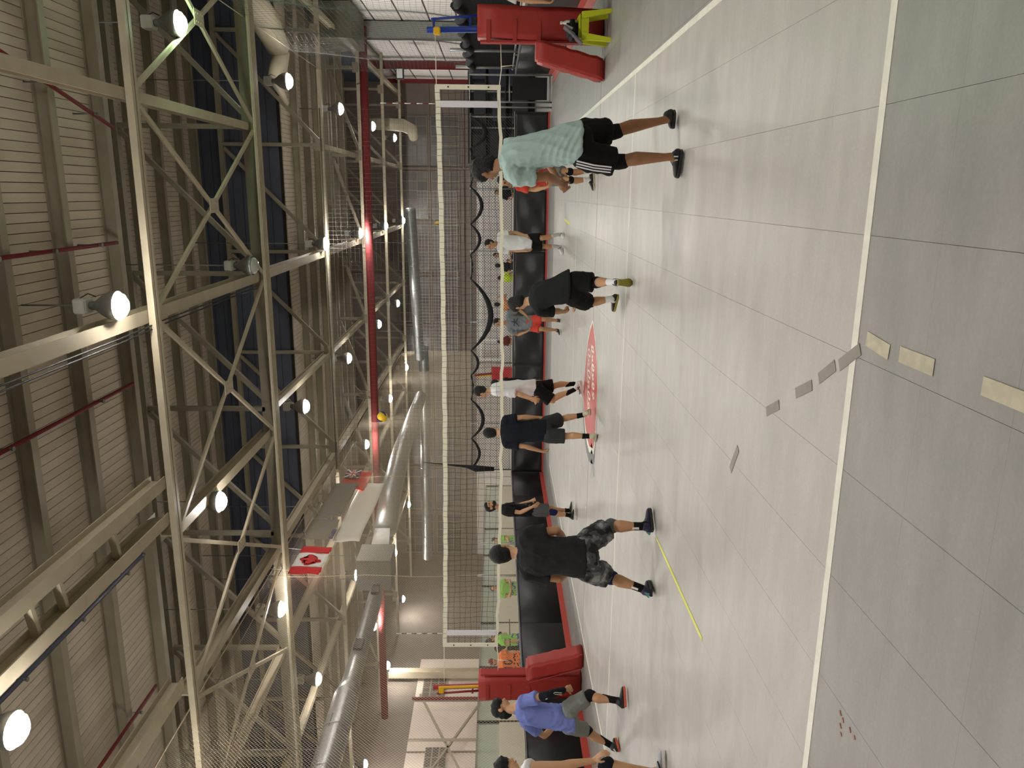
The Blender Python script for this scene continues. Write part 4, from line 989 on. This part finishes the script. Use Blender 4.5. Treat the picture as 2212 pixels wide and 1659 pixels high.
    ell(bm, head+hu*.036*s-hf*.022*s, hl*.086*s, hf*.098*s, hu*.098*s, 16)
    ell(bm, head-hf*.042*s-hu*.01*s, hl*.078*s, hf*.066*s, hu*.085*s, 14)
    if hairstyle in ('mop', 'long'):
        ell(bm, head+hu*.055*s+hf*.018*s, hl*.090*s, hf*.095*s, hu*.080*s, 14); ell(bm, head-hf*.05*s-hu*.03*s, hl*.085*s, hf*.07*s, hu*.10*s, 14)
    if hairstyle == 'quiff': ell(bm, head+hu*.085*s+hf*.04*s, hl*.07*s, hf*.06*s, hu*.045*s, 12)
    if hairstyle == 'bun': ell(bm, head+hu*.045*s-hf*.01*s, hl*.094*s, hf*.100*s, hu*.095*s, 14); ell(bm, head+hu*.142*s-hf*.02*s, hl*.014*s, hf*.014*s, hu*.012*s, 8)
    hs = folds(seed+9, .0045 if hairstyle != 'mop' else .009, hu, 2.6)
    soup_remesh('hair', bm, .011*s, hm, t, 1, hs)
    if beard:
        bm = bmesh.new(); ell(bm, head-hu*.075*s+hf*.045*s, hl*.058*s, hf*.056*s, hu*.045*s, 12); ell(bm, head-hu*.05*s+hf*.01*s, hl*.074*s, hf*.05*s, hu*.05*s, 12); soup_remesh('beard', bm, .011*s, hm, t, 1, hs)
    # ---- clothes
    if shirt:
        bm = bmesh.new(); torso(bm, .014*s, low=-shirt_len, flare=.018*loose*s, rnd=.08)
        limb(bm, neck-spine*.09*s, neck-spine*.01*s, [(0, .080*s), (1, .066*s)], rnd=.1)
        for q in 'RL':
            S_, E_ = J['s'+q], J['e'+q]; limb(bm, S_, S_.lerp(E_, sleeve), [(0, .070*s*fat), (.5, .074*s*fat), (1, .078*s*fat*(.9+.1*loose))], rnd=.08)
        soup_remesh('shirt', bm, .0115, shirt, t, 2, folds(seed, shirt_amp, spine))
    if shorts:
        bm = bmesh.new(); g = .012*s
        loft(bm, [(pel-spine*.02*s-Vector((0, 0, .08*s)), latH, fH, .165*s*fat, .125*s*fat), (pel+spine*.02*s, latH, fH, .165*s*fat+g, .118*s*fat+g), (pel+spine*.10*s, latH, fH, .158*s*fat+g, .112*s*fat+g)], 16)
        for q in 'RL':
            H_, K_ = J['h'+q], J['k'+q]
            ell(bm, H_-Vector((0, 0, .03*s)), latH*.098*s*fat, fH*.108*s*fat, Vector((0, 0, .09*s*fat)), 12)
            limb(bm, H_+Vector((0, 0, .02*s)), H_.lerp(K_, short_len), [(0, .098*s*fat), (.3, .108*s*fat*short_flare), (.8, .104*s*fat*short_flare), (1, .104*s*fat*short_flare)], rnd=.08)
        soup_remesh('shorts', bm, .0115, shorts, t, 2, folds(seed+1, shirt_amp*.8, spine))
    if knee:
        for q in 'RL':
            if q not in knee: continue
            H_, K_, A_ = J['h'+q], J['k'+q], J['a'+q]; ku, kd, m_ = knee[q]
            bm = bmesh.new(); limb(bm, K_.lerp(H_, ku), K_, [(0, .070*s*fat), (1, .068*s*fat)]); limb(bm, K_, K_.lerp(A_, kd), [(0, .068*s*fat), (1, .063*s*fat)]); ell(bm, K_-(A_-K_).normalized().cross(latH)*0, latH*.068*s*fat, F*.068*s*fat, Vector((0, 0, .07*s)))
            soup_remesh('knee_pad', bm, .010, m_, t, 2)
    for q in 'RL':
        K_, A_ = J['k'+q], J['a'+q]
        if socks:
            up_ = A_+(K_-A_).normalized()*sock_h*s; bm = bmesh.new(); he, to = J['he'+q], J['to'+q]
            limb(bm, up_, A_, [(0, .045*s), (.5, .041*s), (1, .040*s)]); limb(bm, A_, he.lerp(to, .3)+Vector((0, 0, .05*s)), [(0, .040*s), (1, .040*s)])
            soup_remesh('sock', bm, .010, socks, t, 1)
        if shoes: shoe(t, J['he'+q], J['to'+q], A_, s*shoe_s, shoes[0], shoes[1], shoes[2] if len(shoes) > 2 else None)
    return t, J, dict(spine=spine, latS=latS, fS=fS, latH=latH, fH=fH, F=F, hf=hf, hu=hu, hl=hl, s=s)
def patch(name, parent, pts, m, w_=.02, n=None):
    bm = bmesh.new()
    for p, q in zip(pts, pts[1:]): abeam(bm, p, q, w_, .006, n or Vector((0, 0, 1)))
    return finish(bm, name, m, parent)
PE = {
'teal': dict(F=(-0.55, 0.83), J={'head': (3.345, 3.9, 1.65), 'neck': (3.394, 3.78, 1.516), 'sR': (3.54, 3.82, 1.427), 'sL': (3.266, 3.55, 1.398), 'eR': (3.5, 4.15, 1.141), 'wR': (3.274, 4.05, 0.995), 'eL': (3.276, 3.55, 1.116), 'wL': (3.227, 3.8, 0.988), 'pel': (3.55, 3.52, 0.922), 'hR': (3.627, 3.6, 0.861), 'hL': (3.458, 3.45, 0.872), 'kR': (3.65, 3.68, 0.568), 'kL': (3.401, 3.5, 0.538), 'aR': (3.76, 3.68, 0.106), 'aL': (3.446, 3.42, 0.09), 'heR': (3.83, 3.7, 0.026), 'toR': (3.705, 3.78, 0.017), 'heL': (3.49, 3.4, 0.012), 'toL': (3.285, 3.5, 0.015)}),
'crouch': dict(F=(-0.45, 0.89), J={'head': (1.781, 6.5, 1.276), 'neck': (1.834, 6.38, 1.118), 'sR': (2.005, 6.4, 1.016), 'sL': (1.73, 6.22, 1.015), 'eR': (1.862, 6.62, 0.794), 'wR': (1.77, 6.65, 0.623), 'eL': (1.722, 6.28, 0.816), 'wL': (1.696, 6.42, 0.706), 'pel': (2.052, 6.02, 0.721), 'hR': (2.123, 6.03, 0.666), 'hL': (1.961, 6.0, 0.665), 'kR': (2.123, 5.9, 0.372), 'kL': (1.823, 6.32, 0.407), 'aR': (2.168, 5.56, 0.226), 'aL': (1.89, 6.22, 0.129), 'heR': (2.177, 5.43, 0.177), 'toR': (2.157, 5.58, -0.0), 'heL': (1.925, 6.22, 0.045), 'toL': (1.721, 6.36, 0.067)}),
'whitefar': dict(F=(-0.5, -0.86), J={'head': (1.986, 14.75, 1.695), 'neck': (2.034, 14.85, 1.515), 'sL': (2.199, 14.9, 1.462), 'sR': (1.862, 14.75, 1.461), 'eL': (2.252, 14.95, 1.141), 'wL': (2.201, 14.75, 0.901), 'eR': (1.843, 14.9, 1.149), 'wR': (1.849, 14.7, 0.877), 'pel': (2.028, 14.85, 0.853), 'hL': (2.11, 14.9, 0.82), 'hR': (1.947, 14.8, 0.822), 'kL': (2.143, 14.72, 0.499), 'kR': (1.945, 14.88, 0.465), 'aL': (2.217, 14.75, 0.159), 'aR': (1.941, 14.98, 0.146), 'heL': (2.234, 14.85, 0.013), 'toL': (2.153, 14.62, -0.001), 'heR': (1.934, 15.1, 0.028), 'toR': (1.777, 14.9, 0.009)}),
'greyred': dict(F=(-0.35, -0.94), J={'head': (0.15, 14.9, 1.495), 'neck': (0.135, 15.0, 1.318), 'sL': (0.35, 15.05, 1.231), 'sR': (-0.046, 14.95, 1.207), 'eL': (0.43, 15.12, 1.009), 'wL': (0.301, 14.95, 0.826), 'eR': (-0.163, 15.05, 1.027), 'wR': (-0.057, 14.9, 0.823), 'pel': (0.127, 15.0, 0.722), 'hL': (0.216, 15.0, 0.702), 'hR': (0.038, 15.0, 0.699), 'kL': (0.234, 14.9, 0.421), 'kR': (0.009, 14.85, 0.475), 'aL': (0.197, 15.0, 0.116), 'aR': (-0.034, 14.98, 0.123), 'heL': (0.179, 15.12, 0.006), 'toL': (0.203, 14.9, 0.003), 'heR': (-0.054, 15.1, 0.014), 'toR': (-0.116, 14.88, 0.008)}),
'whitemid': dict(F=(-0.92, 0.38), J={'head': (-0.183, 9.62, 1.799), 'neck': (-0.15, 9.62, 1.657), 'sL': (-0.133, 9.46, 1.538), 'sR': (-0.143, 9.82, 1.546), 'eL': (-0.135, 9.38, 1.194), 'wL': (-0.202, 9.3, 0.939), 'eR': (-0.305, 10.0, 1.185), 'wR': (-0.411, 10.02, 0.937), 'pel': (-0.116, 9.66, 0.908), 'hL': (-0.099, 9.56, 0.866), 'hR': (-0.133, 9.76, 0.855), 'kL': (-0.3, 9.52, 0.603), 'kR': (-0.117, 9.8, 0.555), 'aL': (-0.118, 9.55, 0.217), 'aR': (-0.086, 9.85, 0.188), 'heL': (0.021, 9.58, 0.123), 'toL': (-0.265, 9.58, 0.026), 'heR': (-0.056, 9.9, 0.038), 'toR': (-0.304, 9.95, 0.009)}),
'darkmid': dict(F=(0.05, 1), J={'head': (-0.465, 8.22, 1.622), 'neck': (-0.445, 8.16, 1.486), 'sR': (-0.243, 8.18, 1.395), 'sL': (-0.613, 8.1, 1.379), 'eR': (-0.199, 8.16, 1.147), 'wR': (-0.235, 8.26, 0.899), 'eL': (-0.633, 8.05, 1.102), 'wL': (-0.738, 8.14, 0.854), 'pel': (-0.408, 8.14, 0.86), 'hR': (-0.336, 8.2, 0.822), 'hL': (-0.47, 8.08, 0.826), 'kR': (-0.305, 8.4, 0.534), 'kL': (-0.471, 8.06, 0.479), 'aR': (-0.206, 8.32, 0.189), 'aL': (-0.444, 7.98, 0.134), 'heR': (-0.154, 8.22, 0.094), 'toR': (-0.185, 8.46, 0.05), 'heL': (-0.41, 7.92, 0.023), 'toL': (-0.554, 8.16, -0.005)}),
'sideview': dict(F=(0.95, -0.25), J={'head': (-2.649, 10.5, 1.633), 'neck': (-2.706, 10.5, 1.474), 'sR': (-2.675, 10.34, 1.335), 'sL': (-2.743, 10.7, 1.33), 'eR': (-2.673, 10.25, 1.085), 'wR': (-2.519, 10.15, 0.866), 'eL': (-2.748, 10.78, 1.086), 'wL': (-2.586, 10.6, 0.863), 'pel': (-2.724, 10.5, 0.882), 'hR': (-2.709, 10.42, 0.851), 'hL': (-2.739, 10.58, 0.843), 'kR': (-2.728, 10.4, 0.491), 'kL': (-2.748, 10.6, 0.477), 'aR': (-2.803, 10.42, 0.153), 'aL': (-2.82, 10.68, 0.147), 'heR': (-2.905, 10.5, 0.028), 'toR': (-2.682, 10.38, 0.037), 'heL': (-2.898, 10.75, 0.04), 'toL': (-2.646, 10.7, 0.052)}),
'camo': dict(F=(0.05, 1), J={'head': (-0.334, 3.82, 1.472), 'neck': (-0.284, 3.72, 1.333), 'sR': (-0.088, 3.72, 1.249), 'sL': (-0.472, 3.66, 1.233), 'eR': (-0.044, 3.72, 0.952), 'wR': (-0.32, 4.0, 0.816), 'eL': (-0.527, 3.66, 0.918), 'wL': (-0.573, 3.98, 0.783), 'pel': (-0.24, 3.55, 0.743), 'hR': (-0.148, 3.58, 0.716), 'hL': (-0.331, 3.52, 0.717), 'kR': (-0.041, 3.82, 0.409), 'kL': (-0.54, 3.72, 0.418), 'aR': (0.018, 3.68, 0.131), 'aL': (-0.579, 3.56, 0.132), 'heR': (-0.012, 3.64, 0.024), 'toR': (0.136, 3.82, 0.024), 'heL': (-0.605, 3.5, 0.03), 'toL': (-0.632, 3.76, 0.005)}),
'blue': dict(F=(0.6, 0.8), J={'head': (-2.945, 4.95, 1.464), 'neck': (-2.872, 4.85, 1.326), 'sR': (-2.69, 4.74, 1.209), 'sL': (-3.115, 4.88, 1.154), 'eR': (-2.523, 4.62, 0.925), 'wR': (-2.564, 4.78, 0.71), 'eL': (-3.42, 5.05, 0.93), 'wL': (-3.375, 5.25, 0.749), 'pel': (-2.95, 4.78, 0.722), 'hR': (-2.782, 4.7, 0.69), 'hL': (-3.121, 4.86, 0.666), 'kR': (-2.604, 4.72, 0.43), 'kL': (-3.337, 5.05, 0.413), 'aR': (-2.572, 4.58, 0.14), 'aL': (-3.503, 4.98, 0.105), 'heR': (-2.615, 4.52, 0.029), 'toR': (-2.451, 4.66, 0.03), 'heL': (-3.506, 4.9, 0.013), 'toL': (-3.536, 5.12, 0.019)}),
'edge': dict(F=(0.85, -0.1), J={'head': (-2.127, 2.95, 1.429), 'neck': (-2.208, 2.9, 1.316), 'sR': (-1.954, 2.78, 1.234), 'sL': (-2.314, 3.02, 1.188), 'eR': (-1.881, 2.72, 0.936), 'wR': (-1.834, 2.72, 0.647), 'eL': (-2.396, 3.1, 0.869), 'wL': (-2.259, 3.0, 0.594), 'pel': (-2.59, 2.95, 0.797), 'hR': (-2.477, 2.85, 0.766), 'hL': (-2.683, 3.05, 0.74), 'kR': (-1.852, 2.7, 0.532), 'kL': (-2.312, 3.0, 0.473), 'aR': (-1.926, 2.68, 0.121), 'aL': (-2.368, 3.0, 0.079), 'heR': (-1.994, 2.66, 0.012), 'toR': (-1.752, 2.74, 0.017), 'heL': (-2.452, 3.0, -0.014), 'toL': (-2.202, 3.05, -0.011)}),
'hidden': dict(F=(-0.6, -0.8), J={'head': (3.321, 9.45, 1.42), 'neck': (3.338, 9.55, 1.263), 'sL': (3.433, 9.6, 1.189), 'sR': (3.231, 9.5, 1.189), 'eL': (3.461, 9.5, 0.949), 'wL': (3.367, 9.3, 0.805), 'eR': (3.19, 9.45, 0.947), 'wR': (3.226, 9.25, 0.79), 'pel': (3.419, 9.75, 0.711), 'hL': (3.471, 9.8, 0.686), 'hR': (3.353, 9.7, 0.69), 'kL': (3.472, 9.45, 0.408), 'kR': (3.344, 9.4, 0.395), 'aL': (3.484, 9.5, 0.087), 'aR': (3.355, 9.45, 0.096), 'heL': (3.513, 9.52, 0.004), 'toL': (3.27, 9.4, -0.004), 'heR': (3.385, 9.5, 0.017), 'toR': (3.198, 9.35, -0.001)})}
W = cl('white', (228,226,230)); BK = cl('black', (20,20,22)); NV = cl('near_black_navy', (24,27,36)); TE = cl('pale_teal', (172,196,192)); GY = cl('mid_grey', (124,128,134))
RD = cl('coral_red', (206,74,60)); CH = cl('charcoal', (52,54,56)); BL = cl('periwinkle', (118,130,196)); LG = cl('khaki_grey', (124,126,122)); NAVY = cl('navy_sleeve', (28,34,78))
SK1, SK2, SK3 = (150,108,78), (186,140,104), (196,152,116)
BLK = mat('black_shoe', (.015, .015, .016), .4); WS = mat('white_shoe', srgb(222,222,226), .5); CREAM = mat('cream_shoe', srgb(196,188,160), .6); GUM = mat('olive_gum_sole', srgb(150,140,60), .5)
WSOLE = mat('white_sole', srgb(225,222,214), .5); BSOLE = mat('black_sole', (.02, .02, .02), .5); OSOLE = mat('orange_sole', srgb(214,98,74), .5); TSOLE = mat('teal_sole', srgb(90,170,176), .5); PUR = mat('dark_purple_shoe', srgb(44,36,66), .45)
camo_m = bpy.data.materials.new('grey_camouflage'); camo_m.use_nodes = True
def _camo():
    nt = camo_m.node_tree; N = nt.nodes; L = nt.links; b = N['Principled BSDF']; b.inputs['Roughness'].default_value = .85
    tc = N.new('ShaderNodeTexCoord'); n = N.new('ShaderNodeTexNoise'); n.inputs['Scale'].default_value = 7; n.inputs['Detail'].default_value = 2.5; L.new(tc.outputs['Object'], n.inputs['Vector'])
    r = N.new('ShaderNodeValToRGB'); r.color_ramp.interpolation = 'CONSTANT'; e = r.color_ramp.elements
    e[0].position = 0; e[0].color = (*srgb(26,26,28), 1); e[1].position = .44; e[1].color = (*srgb(70,71,74), 1); x = e.new(.52); x.color = (*srgb(110,112,116), 1); x = e.new(.60); x.color = (*srgb(146,148,150), 1)
    L.new(n.outputs['Fac'], r.inputs[0]); L.new(r.outputs[0], b.inputs['Base Color'])
_camo()
DK = cl('faded_black_mottle', (38,38,40), noise=(9, .25, 3))
# 1 teal shirt
t, J, A = person('player in pale teal tee and black striped shorts, back turned, knees padded', PE['teal'], SK1, TE, BK, None, (BLK, BSOLE, BSOLE), s=1.0, look=(-.75, .6, -.35), hairstyle='mop', shirt_len=.12, sleeve=.62, short_len=.9, short_flare=1.16, loose=1.6,
    knee={'R': (.16, .14, BK), 'L': (.16, .14, BK)}, vox=.0075, shirt_amp=.015, seed=3, curl=.9, handdir={'L': (-.6, .5, -.6), 'R': (-.5, -.1, -.8)})
lz = A['latH']*-1
for k in range(3):
    o_ = A['fH']*(.045-.03*k)*-1
    p0 = J['hL']+lz*.118+o_+Vector((0, 0, .02)); p1 = J['hL'].lerp(J['kL'], .82)+lz*.116+o_
    patch('shorts_stripe', t, [p0, p0.lerp(p1, .5)+lz*.012, p1], W, .012, lz)
for q in 'RL': patch('knee_tag', t, [J['k'+q]-A['F']*.072+Vector((0, 0, .06)), J['k'+q]-A['F']*.074+Vector((-.02, 0, .02))], WSOLE, .03, A['F'])
for q in 'RL':
    he, to = J['he'+q], J['to'+q]; d = (to-he).normalized(); l_ = d.cross(Vector((0, 0, 1)))
    if l_.dot(fw) > 0: l_ = -l_
    for k in range(2):
        p0 = he+d*(.03+.03*k)+l_*.043+Vector((0, 0, .045)); patch('shoe_mark', t, [p0, p0+Vector((0, 0, .035-.012*k))], WSOLE, .008, l_)
# 2 crouching black
person('player in all black crouching by the attack line, one heel lifted', PE['crouch'], SK2, cl('faded_black', (28,30,30)), BK, cl('sock_white', (226,226,228)), (BLK, GUM, WSOLE), s=.98, look=(-.7, .6, -.45), hairstyle='long', shirt_len=.1, sleeve=.85, short_len=.86, short_flare=1.12, loose=1.2, fat=1.06,
    knee={'R': (.03, .2, BK), 'L': (.12, .16, BK)}, vox=.008, seed=5, curl=1.1, sock_h=.10, shirt_amp=.007)
# 3 white tee far
t, J, A = person('player in white tee and black shorts facing us near the back boards', PE['whitefar'], SK2, W, BK, cl('sock_grey', (190,190,190)), (WS, WSOLE), s=1.06, look=(-.8, -.55, .05), vox=.0095, seed=7, sleeve=.55, shirt_len=.16, short_len=.85, loose=1.4, curl=.5, sock_h=.12, shirt_amp=.009, short_flare=1.1)
# 4 grey tee red shorts
t, J, A = person('player in grey tee and coral red shorts, hands on hips', PE['greyred'], SK2, GY, RD, None, (BLK, WSOLE), s=1.0, look=(-.6, -.75, 0), vox=.0095, seed=9, sleeve=.6, shirt_len=.04, short_len=.8, loose=1.4, curl=.4, palms={'R': (1, 0, 0), 'L': (-1, 0, 0)}, handdir={'R': (.5, -.5, -.6), 'L': (-.5, -.5, -.6)})
c_ = J['pel'].lerp(J['neck'], .62)+A['fS']*.16
for a, b in (((-.02, .10), (.0, .0)), ((.0, .0), (-.1, -.06)), ((.0, .0), (.1, -.08)), ((.0, .02), (.09, .05)), ((.0, .02), (-.08, .04))):
    patch('chest_figure_print', t, [c_+A['latS']*a[0]+A['spine']*a[1], c_+A['latS']*b[0]+A['spine']*b[1]], CH, .018, A['fS'])
# 5 white tee mid
t, J, A = person('player in white tee and black shorts walking left in white trainers', PE['whitemid'], SK3, W, BK, cl('sock_black', (18,18,20)), (WS, WSOLE, NAVY), s=1.0, look=(-.95, .25, -.1), vox=.0085, seed=11, sleeve=.95, shirt_len=.06, short_len=.95, loose=1.7, curl=1.1, sock_h=.15, short_flare=1.12)
patch('swoosh', t, [J['heL'].lerp(J['toL'], .3)+Vector((0, -.055, .07)), J['heL'].lerp(J['toL'], .5)+Vector((0, -.058, .05)), J['heL'].lerp(J['toL'], .75)+Vector((0, -.055, .07))], BLK, .012, Vector((0, 1, 0)))
# 6 dark tee
t, J, A = person('player in dark navy tee and charcoal shorts standing with back turned at the emblem', PE['darkmid'], SK3, NV, CH, cl('sock_black', (18,18,20)), (CREAM, CREAM), s=.98, look=(-.1, 1, 0), vox=.0085, seed=13, sleeve=.66, shirt_len=.12, short_len=.94, loose=1.3, curl=.7, sock_h=.10, short_flare=1.16, shirt_amp=.006)
# 7 side view
t, J, A = person('bearded player in black tee and grey shorts seen from the side', PE['sideview'], SK2, BK, cl('dark_grey', (84,86,88)), cl('sock_black', (18,18,20)), (BLK, WSOLE), s=.98, look=(.9, -.25, .3), vox=.009, seed=15, sleeve=.6, shirt_len=.12, short_len=.84, curl=.5, beard=True, hairstyle='quiff', sock_h=.06, knee={'R': (.04, .26, NAVY)}, shirt_amp=.006)
# 8 camo
t, J, A = person('player in mottled black tee and grey camouflage shorts, legs wide apart', PE['camo'], SK2, DK, camo_m, cl('sock_black', (18,18,20)), (PUR, BSOLE, TSOLE), s=1.02, look=(0, 1, -.05), vox=.0075, seed=17, sleeve=.66, shirt_len=.08, short_len=.80, loose=1.3, fat=1.05, curl=.6, hairstyle='bun', sock_h=.16,
    knee={'R': (.2, .14, cl('pad_grey', (92,94,96))), 'L': (.42, .16, NAVY)}, short_flare=1.1)
for q in 'RL':
    K_, A_ = J['k'+q], J['a'+q]; b_ = -A['F']*.043
    patch('sock_stripe', t, [A_.lerp(K_, .36)+b_*1.08, A_.lerp(K_, .12)+b_], WSOLE, .022, A['F'])
    he, to = J['he'+q], J['to'+q]; d = (to-he).normalized(); l_ = d.cross(Vector((0, 0, 1)))*(1 if q == 'R' else -1)
for q in 'RL':
    he, to = J['he'+q], J['to'+q]; d = (to-he).normalized(); l_ = d.cross(Vector((0, 0, 1)))
    for k in range(3):
        p0 = he-d*.027+l_*(-.026+.018*k)+Vector((0, 0, .036)); patch('shoe_stripe', t, [p0, p0+l_*.012+Vector((0, 0, .018+.012*k))], TSOLE, .011, d)
# 9 blue
t, J, A = person('player in periwinkle blue tee and grey shorts with a black arm sleeve', PE['blue'], SK2, BL, LG, cl('sock_black', (18,18,20)), (BLK, OSOLE, WSOLE), s=1.0, look=(.9, .4, -.1), vox=.0078, seed=19, sleeve=.55, shirt_len=.2, short_len=.86, loose=1.5, curl=.9, hairstyle='mop', sock_h=.17, fat=1.0,
    knee={'R': (.18, .14, BK), 'L': (.16, .14, BK)}, short_flare=.95)
bm = bmesh.new(); limb(bm, J['sR'].lerp(J['eR'], .72), J['eR'], [(0, .053), (1, .050)]); limb(bm, J['eR'], J['eR'].lerp(J['wR'], .9), [(0, .050), (.3, .052), (1, .037)])
asl = soup_remesh('arm_sleeve', bm, .009, NV, t, 1)
vv = -fw
c1, c2, c3 = J['eR'].lerp(J['sR'], .12), J['eR'].lerp(J['wR'], .35), J['eR'].lerp(J['wR'], .75)
sd = (J['wR']-J['eR']).normalized().cross(vv).normalized()
for k in (0, .022): patch('sleeve_stripe', asl, [c1+vv*.060+sd*.02, c2+vv*.062-sd*(.03-k), c3+vv*.056+sd*(.005+k)], WSOLE, .007, vv)
patch('swoosh', t, [J['heL']+Vector((-.02, -.05, .05)), J['heL']+Vector((.0, -.052, .045)), J['heL']+Vector((.05, -.045, .08))], WSOLE, .014, Vector((0, 1, 0)))
# 10 edge of frame
t, J, A = person('player in white vest at the picture edge bending with a hand on the knee', PE['edge'], SK3, W, BK, None, (mat('lilac_grey_shoe', srgb(170,170,180), .5), WSOLE, WSOLE), s=1.0, look=(.9, .3, -.2), vox=.0075, seed=21, sleeve=.06, shirt_len=.1, short_len=.66, curl=.55, hairstyle='mop', knee={'R': (.1, .06, NV)},
    handdir={'R': (.75, 0, -.62)}, palms={'R': (-.62, 0, -.78)})
patch('swoosh', t, [J['heR'].lerp(J['toR'], .35)+Vector((0, -.052, .08)), J['heR'].lerp(J['toR'], .5)+Vector((0, -.056, .045)), J['heR'].lerp(J['toR'], .78)+Vector((0, -.05, .07))], CH, .014, Vector((0, 1, 0)))
# 11 mostly hidden across the net
person('player in red tee and grey shorts crouching beyond the teal player', PE['hidden'], SK2, RD, cl('grey_shorts', (120,120,122)), cl('sock_white', (226,226,228)), (BLK, CREAM), s=.95, look=(-.6, -.7, -.1), vox=.01, seed=23, sleeve=.6, short_len=.7, curl=.7, sock_h=.08, knee={'R': (.0, .12, BK), 'L': (.0, .12, BK)})
# ---- simpler figures further off
def stand(x, y, h, F, arms='down', lean=0.0, sit=0.0):
    Fv = Vector((F[0], F[1], 0)).normalized(); R_ = Vector((Fv.y, -Fv.x, 0)); k = h/1.76
    P = lambda f, r, z: tuple(Vector((x, y, 0))+Fv*(f*k)+R_*(r*k)+Vector((0, 0, z*k)))
    J = dict(head=P(lean*1.3, 0, 1.64), neck=P(lean, 0, 1.47), sR=P(lean*.9, .18, 1.42), sL=P(lean*.9, -.18, 1.42), pel=P(0, 0, .96), hR=P(0, .09, .93), hL=P(0, -.09, .93), kR=P(.03, .11, .5), kL=P(.03, -.11, .5),
             aR=P(-.02, .12, .09), aL=P(-.02, -.12, .09), heR=P(-.08, .12, 0), heL=P(-.08, -.12, 0), toR=P(.17, .14, 0), toL=P(.17, -.14, 0))
    if arms == 'hips': J.update(eR=P(-.05, .40, 1.2), eL=P(-.05, -.40, 1.2), wR=P(.06, .22, 1.02), wL=P(.06, -.22, 1.02))
    elif arms == 'front': J.update(eR=P(.05, .25, 1.15), eL=P(.05, -.25, 1.15), wR=P(.28, .1, 1.12), wL=P(.28, -.1, 1.12))
    elif arms == 'up': J.update(eR=P(.1, .36, 1.3), eL=P(.05, -.25, 1.15), wR=P(.1, .28, 1.55), wL=P(.1, -.22, .95))
    else: J.update(eR=P(0, .25, 1.14), eL=P(0, -.25, 1.14), wR=P(.06, .26, .90), wL=P(.06, -.26, .90))
    return dict(F=(Fv.x, Fv.y), J=J)
NEON = cl('neon_bib', (196,222,60)); ORG = cl('orange_jersey', (226,110,50)); GRN = cl('lime_jersey', (130,186,80)); MAR = cl('maroon', (110,36,40)); BLUEP = cl('blue_pants', (40,60,150)); PK = cl('peach_tee', (222,150,100))
def extra(lbl, x, y, h, F, sh, so, arms='down', skin=SK2, grp=None, **k):
    return person(lbl, stand(x, y, h, F, arms), skin, sh, so, None, (BLK, BSOLE), s=h/1.76, vox=.016, grp=grp, seed=int(abs(x*31+y*7)) % 97, **k)
extra('spectator in black tee behind the back boards, right of the white-tee player', 3.15, 24.0, 1.62, (-.3, -.9), BK, BK, 'front')
extra('player in white patterned tee behind the fence beside the white-tee player', 1.0, 24.2, 1.66, (-.5, -.8), W, BK, 'front')
extra('player in black tee behind the fence, left of the white patterned tee', .62, 24.6, 1.6, (.3, .9), BK, BK, 'front')
extra('player in neon yellow bib behind the fence', .12, 25.2, 1.5, (.6, .7), NEON, BK, 'front')
extra('player in peach tee behind the fence raising an arm', -.75, 24.4, 1.62, (.2, .9), PK, BK, 'up')
extra('player in maroon top behind the fence by the second net', -2.3, 25.5, 1.5, (.7, -.5), MAR, BK, 'front')
extra('person in pale grey top and black trousers at the right picture edge', 5.97, 8.35, 1.78, (-.3, -.9), cl('pale_grey_top', (190,186,180)), BK, 'down', short_len=1.6)
person('player in black with pink shoes standing behind the walking white-tee player', stand(-2.12, 18.1, 1.68, (-.9, .2)), SK2, BK, BK, None, (mat('pink_shoe', srgb(226,90,140), .5), WSOLE), s=.98, vox=.014, seed=41)
# neighbouring rink
t, J, A = extra('hockey player in orange jersey number 10 seen over the left boards', -9.0, 15.0, 1.72, (.65, -.55), ORG, BK, 'down', fat=1.45, hair=mat('red_helmet', srgb(110,34,30), .25), hairstyle='mop')
vN = -fw; cN = J['pel'].lerp(J['neck'], .52)+vN*.26
uN, rN = Vector((0, 0, 1)), rt
patch('jersey_digit_1', t, [cN-rN*.07-uN*.11, cN-rN*.07+uN*.11, cN-rN*.10+uN*.08], BK, .045, vN)
z0 = cN+rN*.08
patch('jersey_digit_0', t, [z0+rN*.05*math.cos(a)+uN*.11*math.sin(a) for a in [2*PI*k/12 for k in range(13)]], BK, .035, vN)
extra('hockey player in lime jersey over the left boards, nearest the camouflage player', -8.6, 18.2, 1.7, (.5, -.8), GRN, BLUEP, 'front', fat=1.2)
extra('hockey player in lime jersey left of the side-view player', -8.9, 22.2, 1.68, (-.5, -.8), GRN, BLUEP, 'front', fat=1.2)
extra('hockey player in lime jersey beside the net end sleeve', -9.4, 16.7, 1.75, (.8, .2), GRN, BLUEP, 'down', fat=1.25)
extra('hockey player in lime jersey at lower left behind the blue-tee player', -8.4, 9.8, 1.7, (.6, -.6), GRN, MAR, 'front', fat=1.2)
extra('hockey player in black with dark helmet beside the orange jersey', -10.7, 18.6, 1.85, (.4, -.8), BK, BK, 'front', fat=1.3, hairstyle='mop')
tag(tube('hockey_stick', [(-9.3, 15.9, 1.12), (-9.3, 17.6, 1.12)], .015, M_black), 'black hockey stick held level against the beige boards', 'stick')
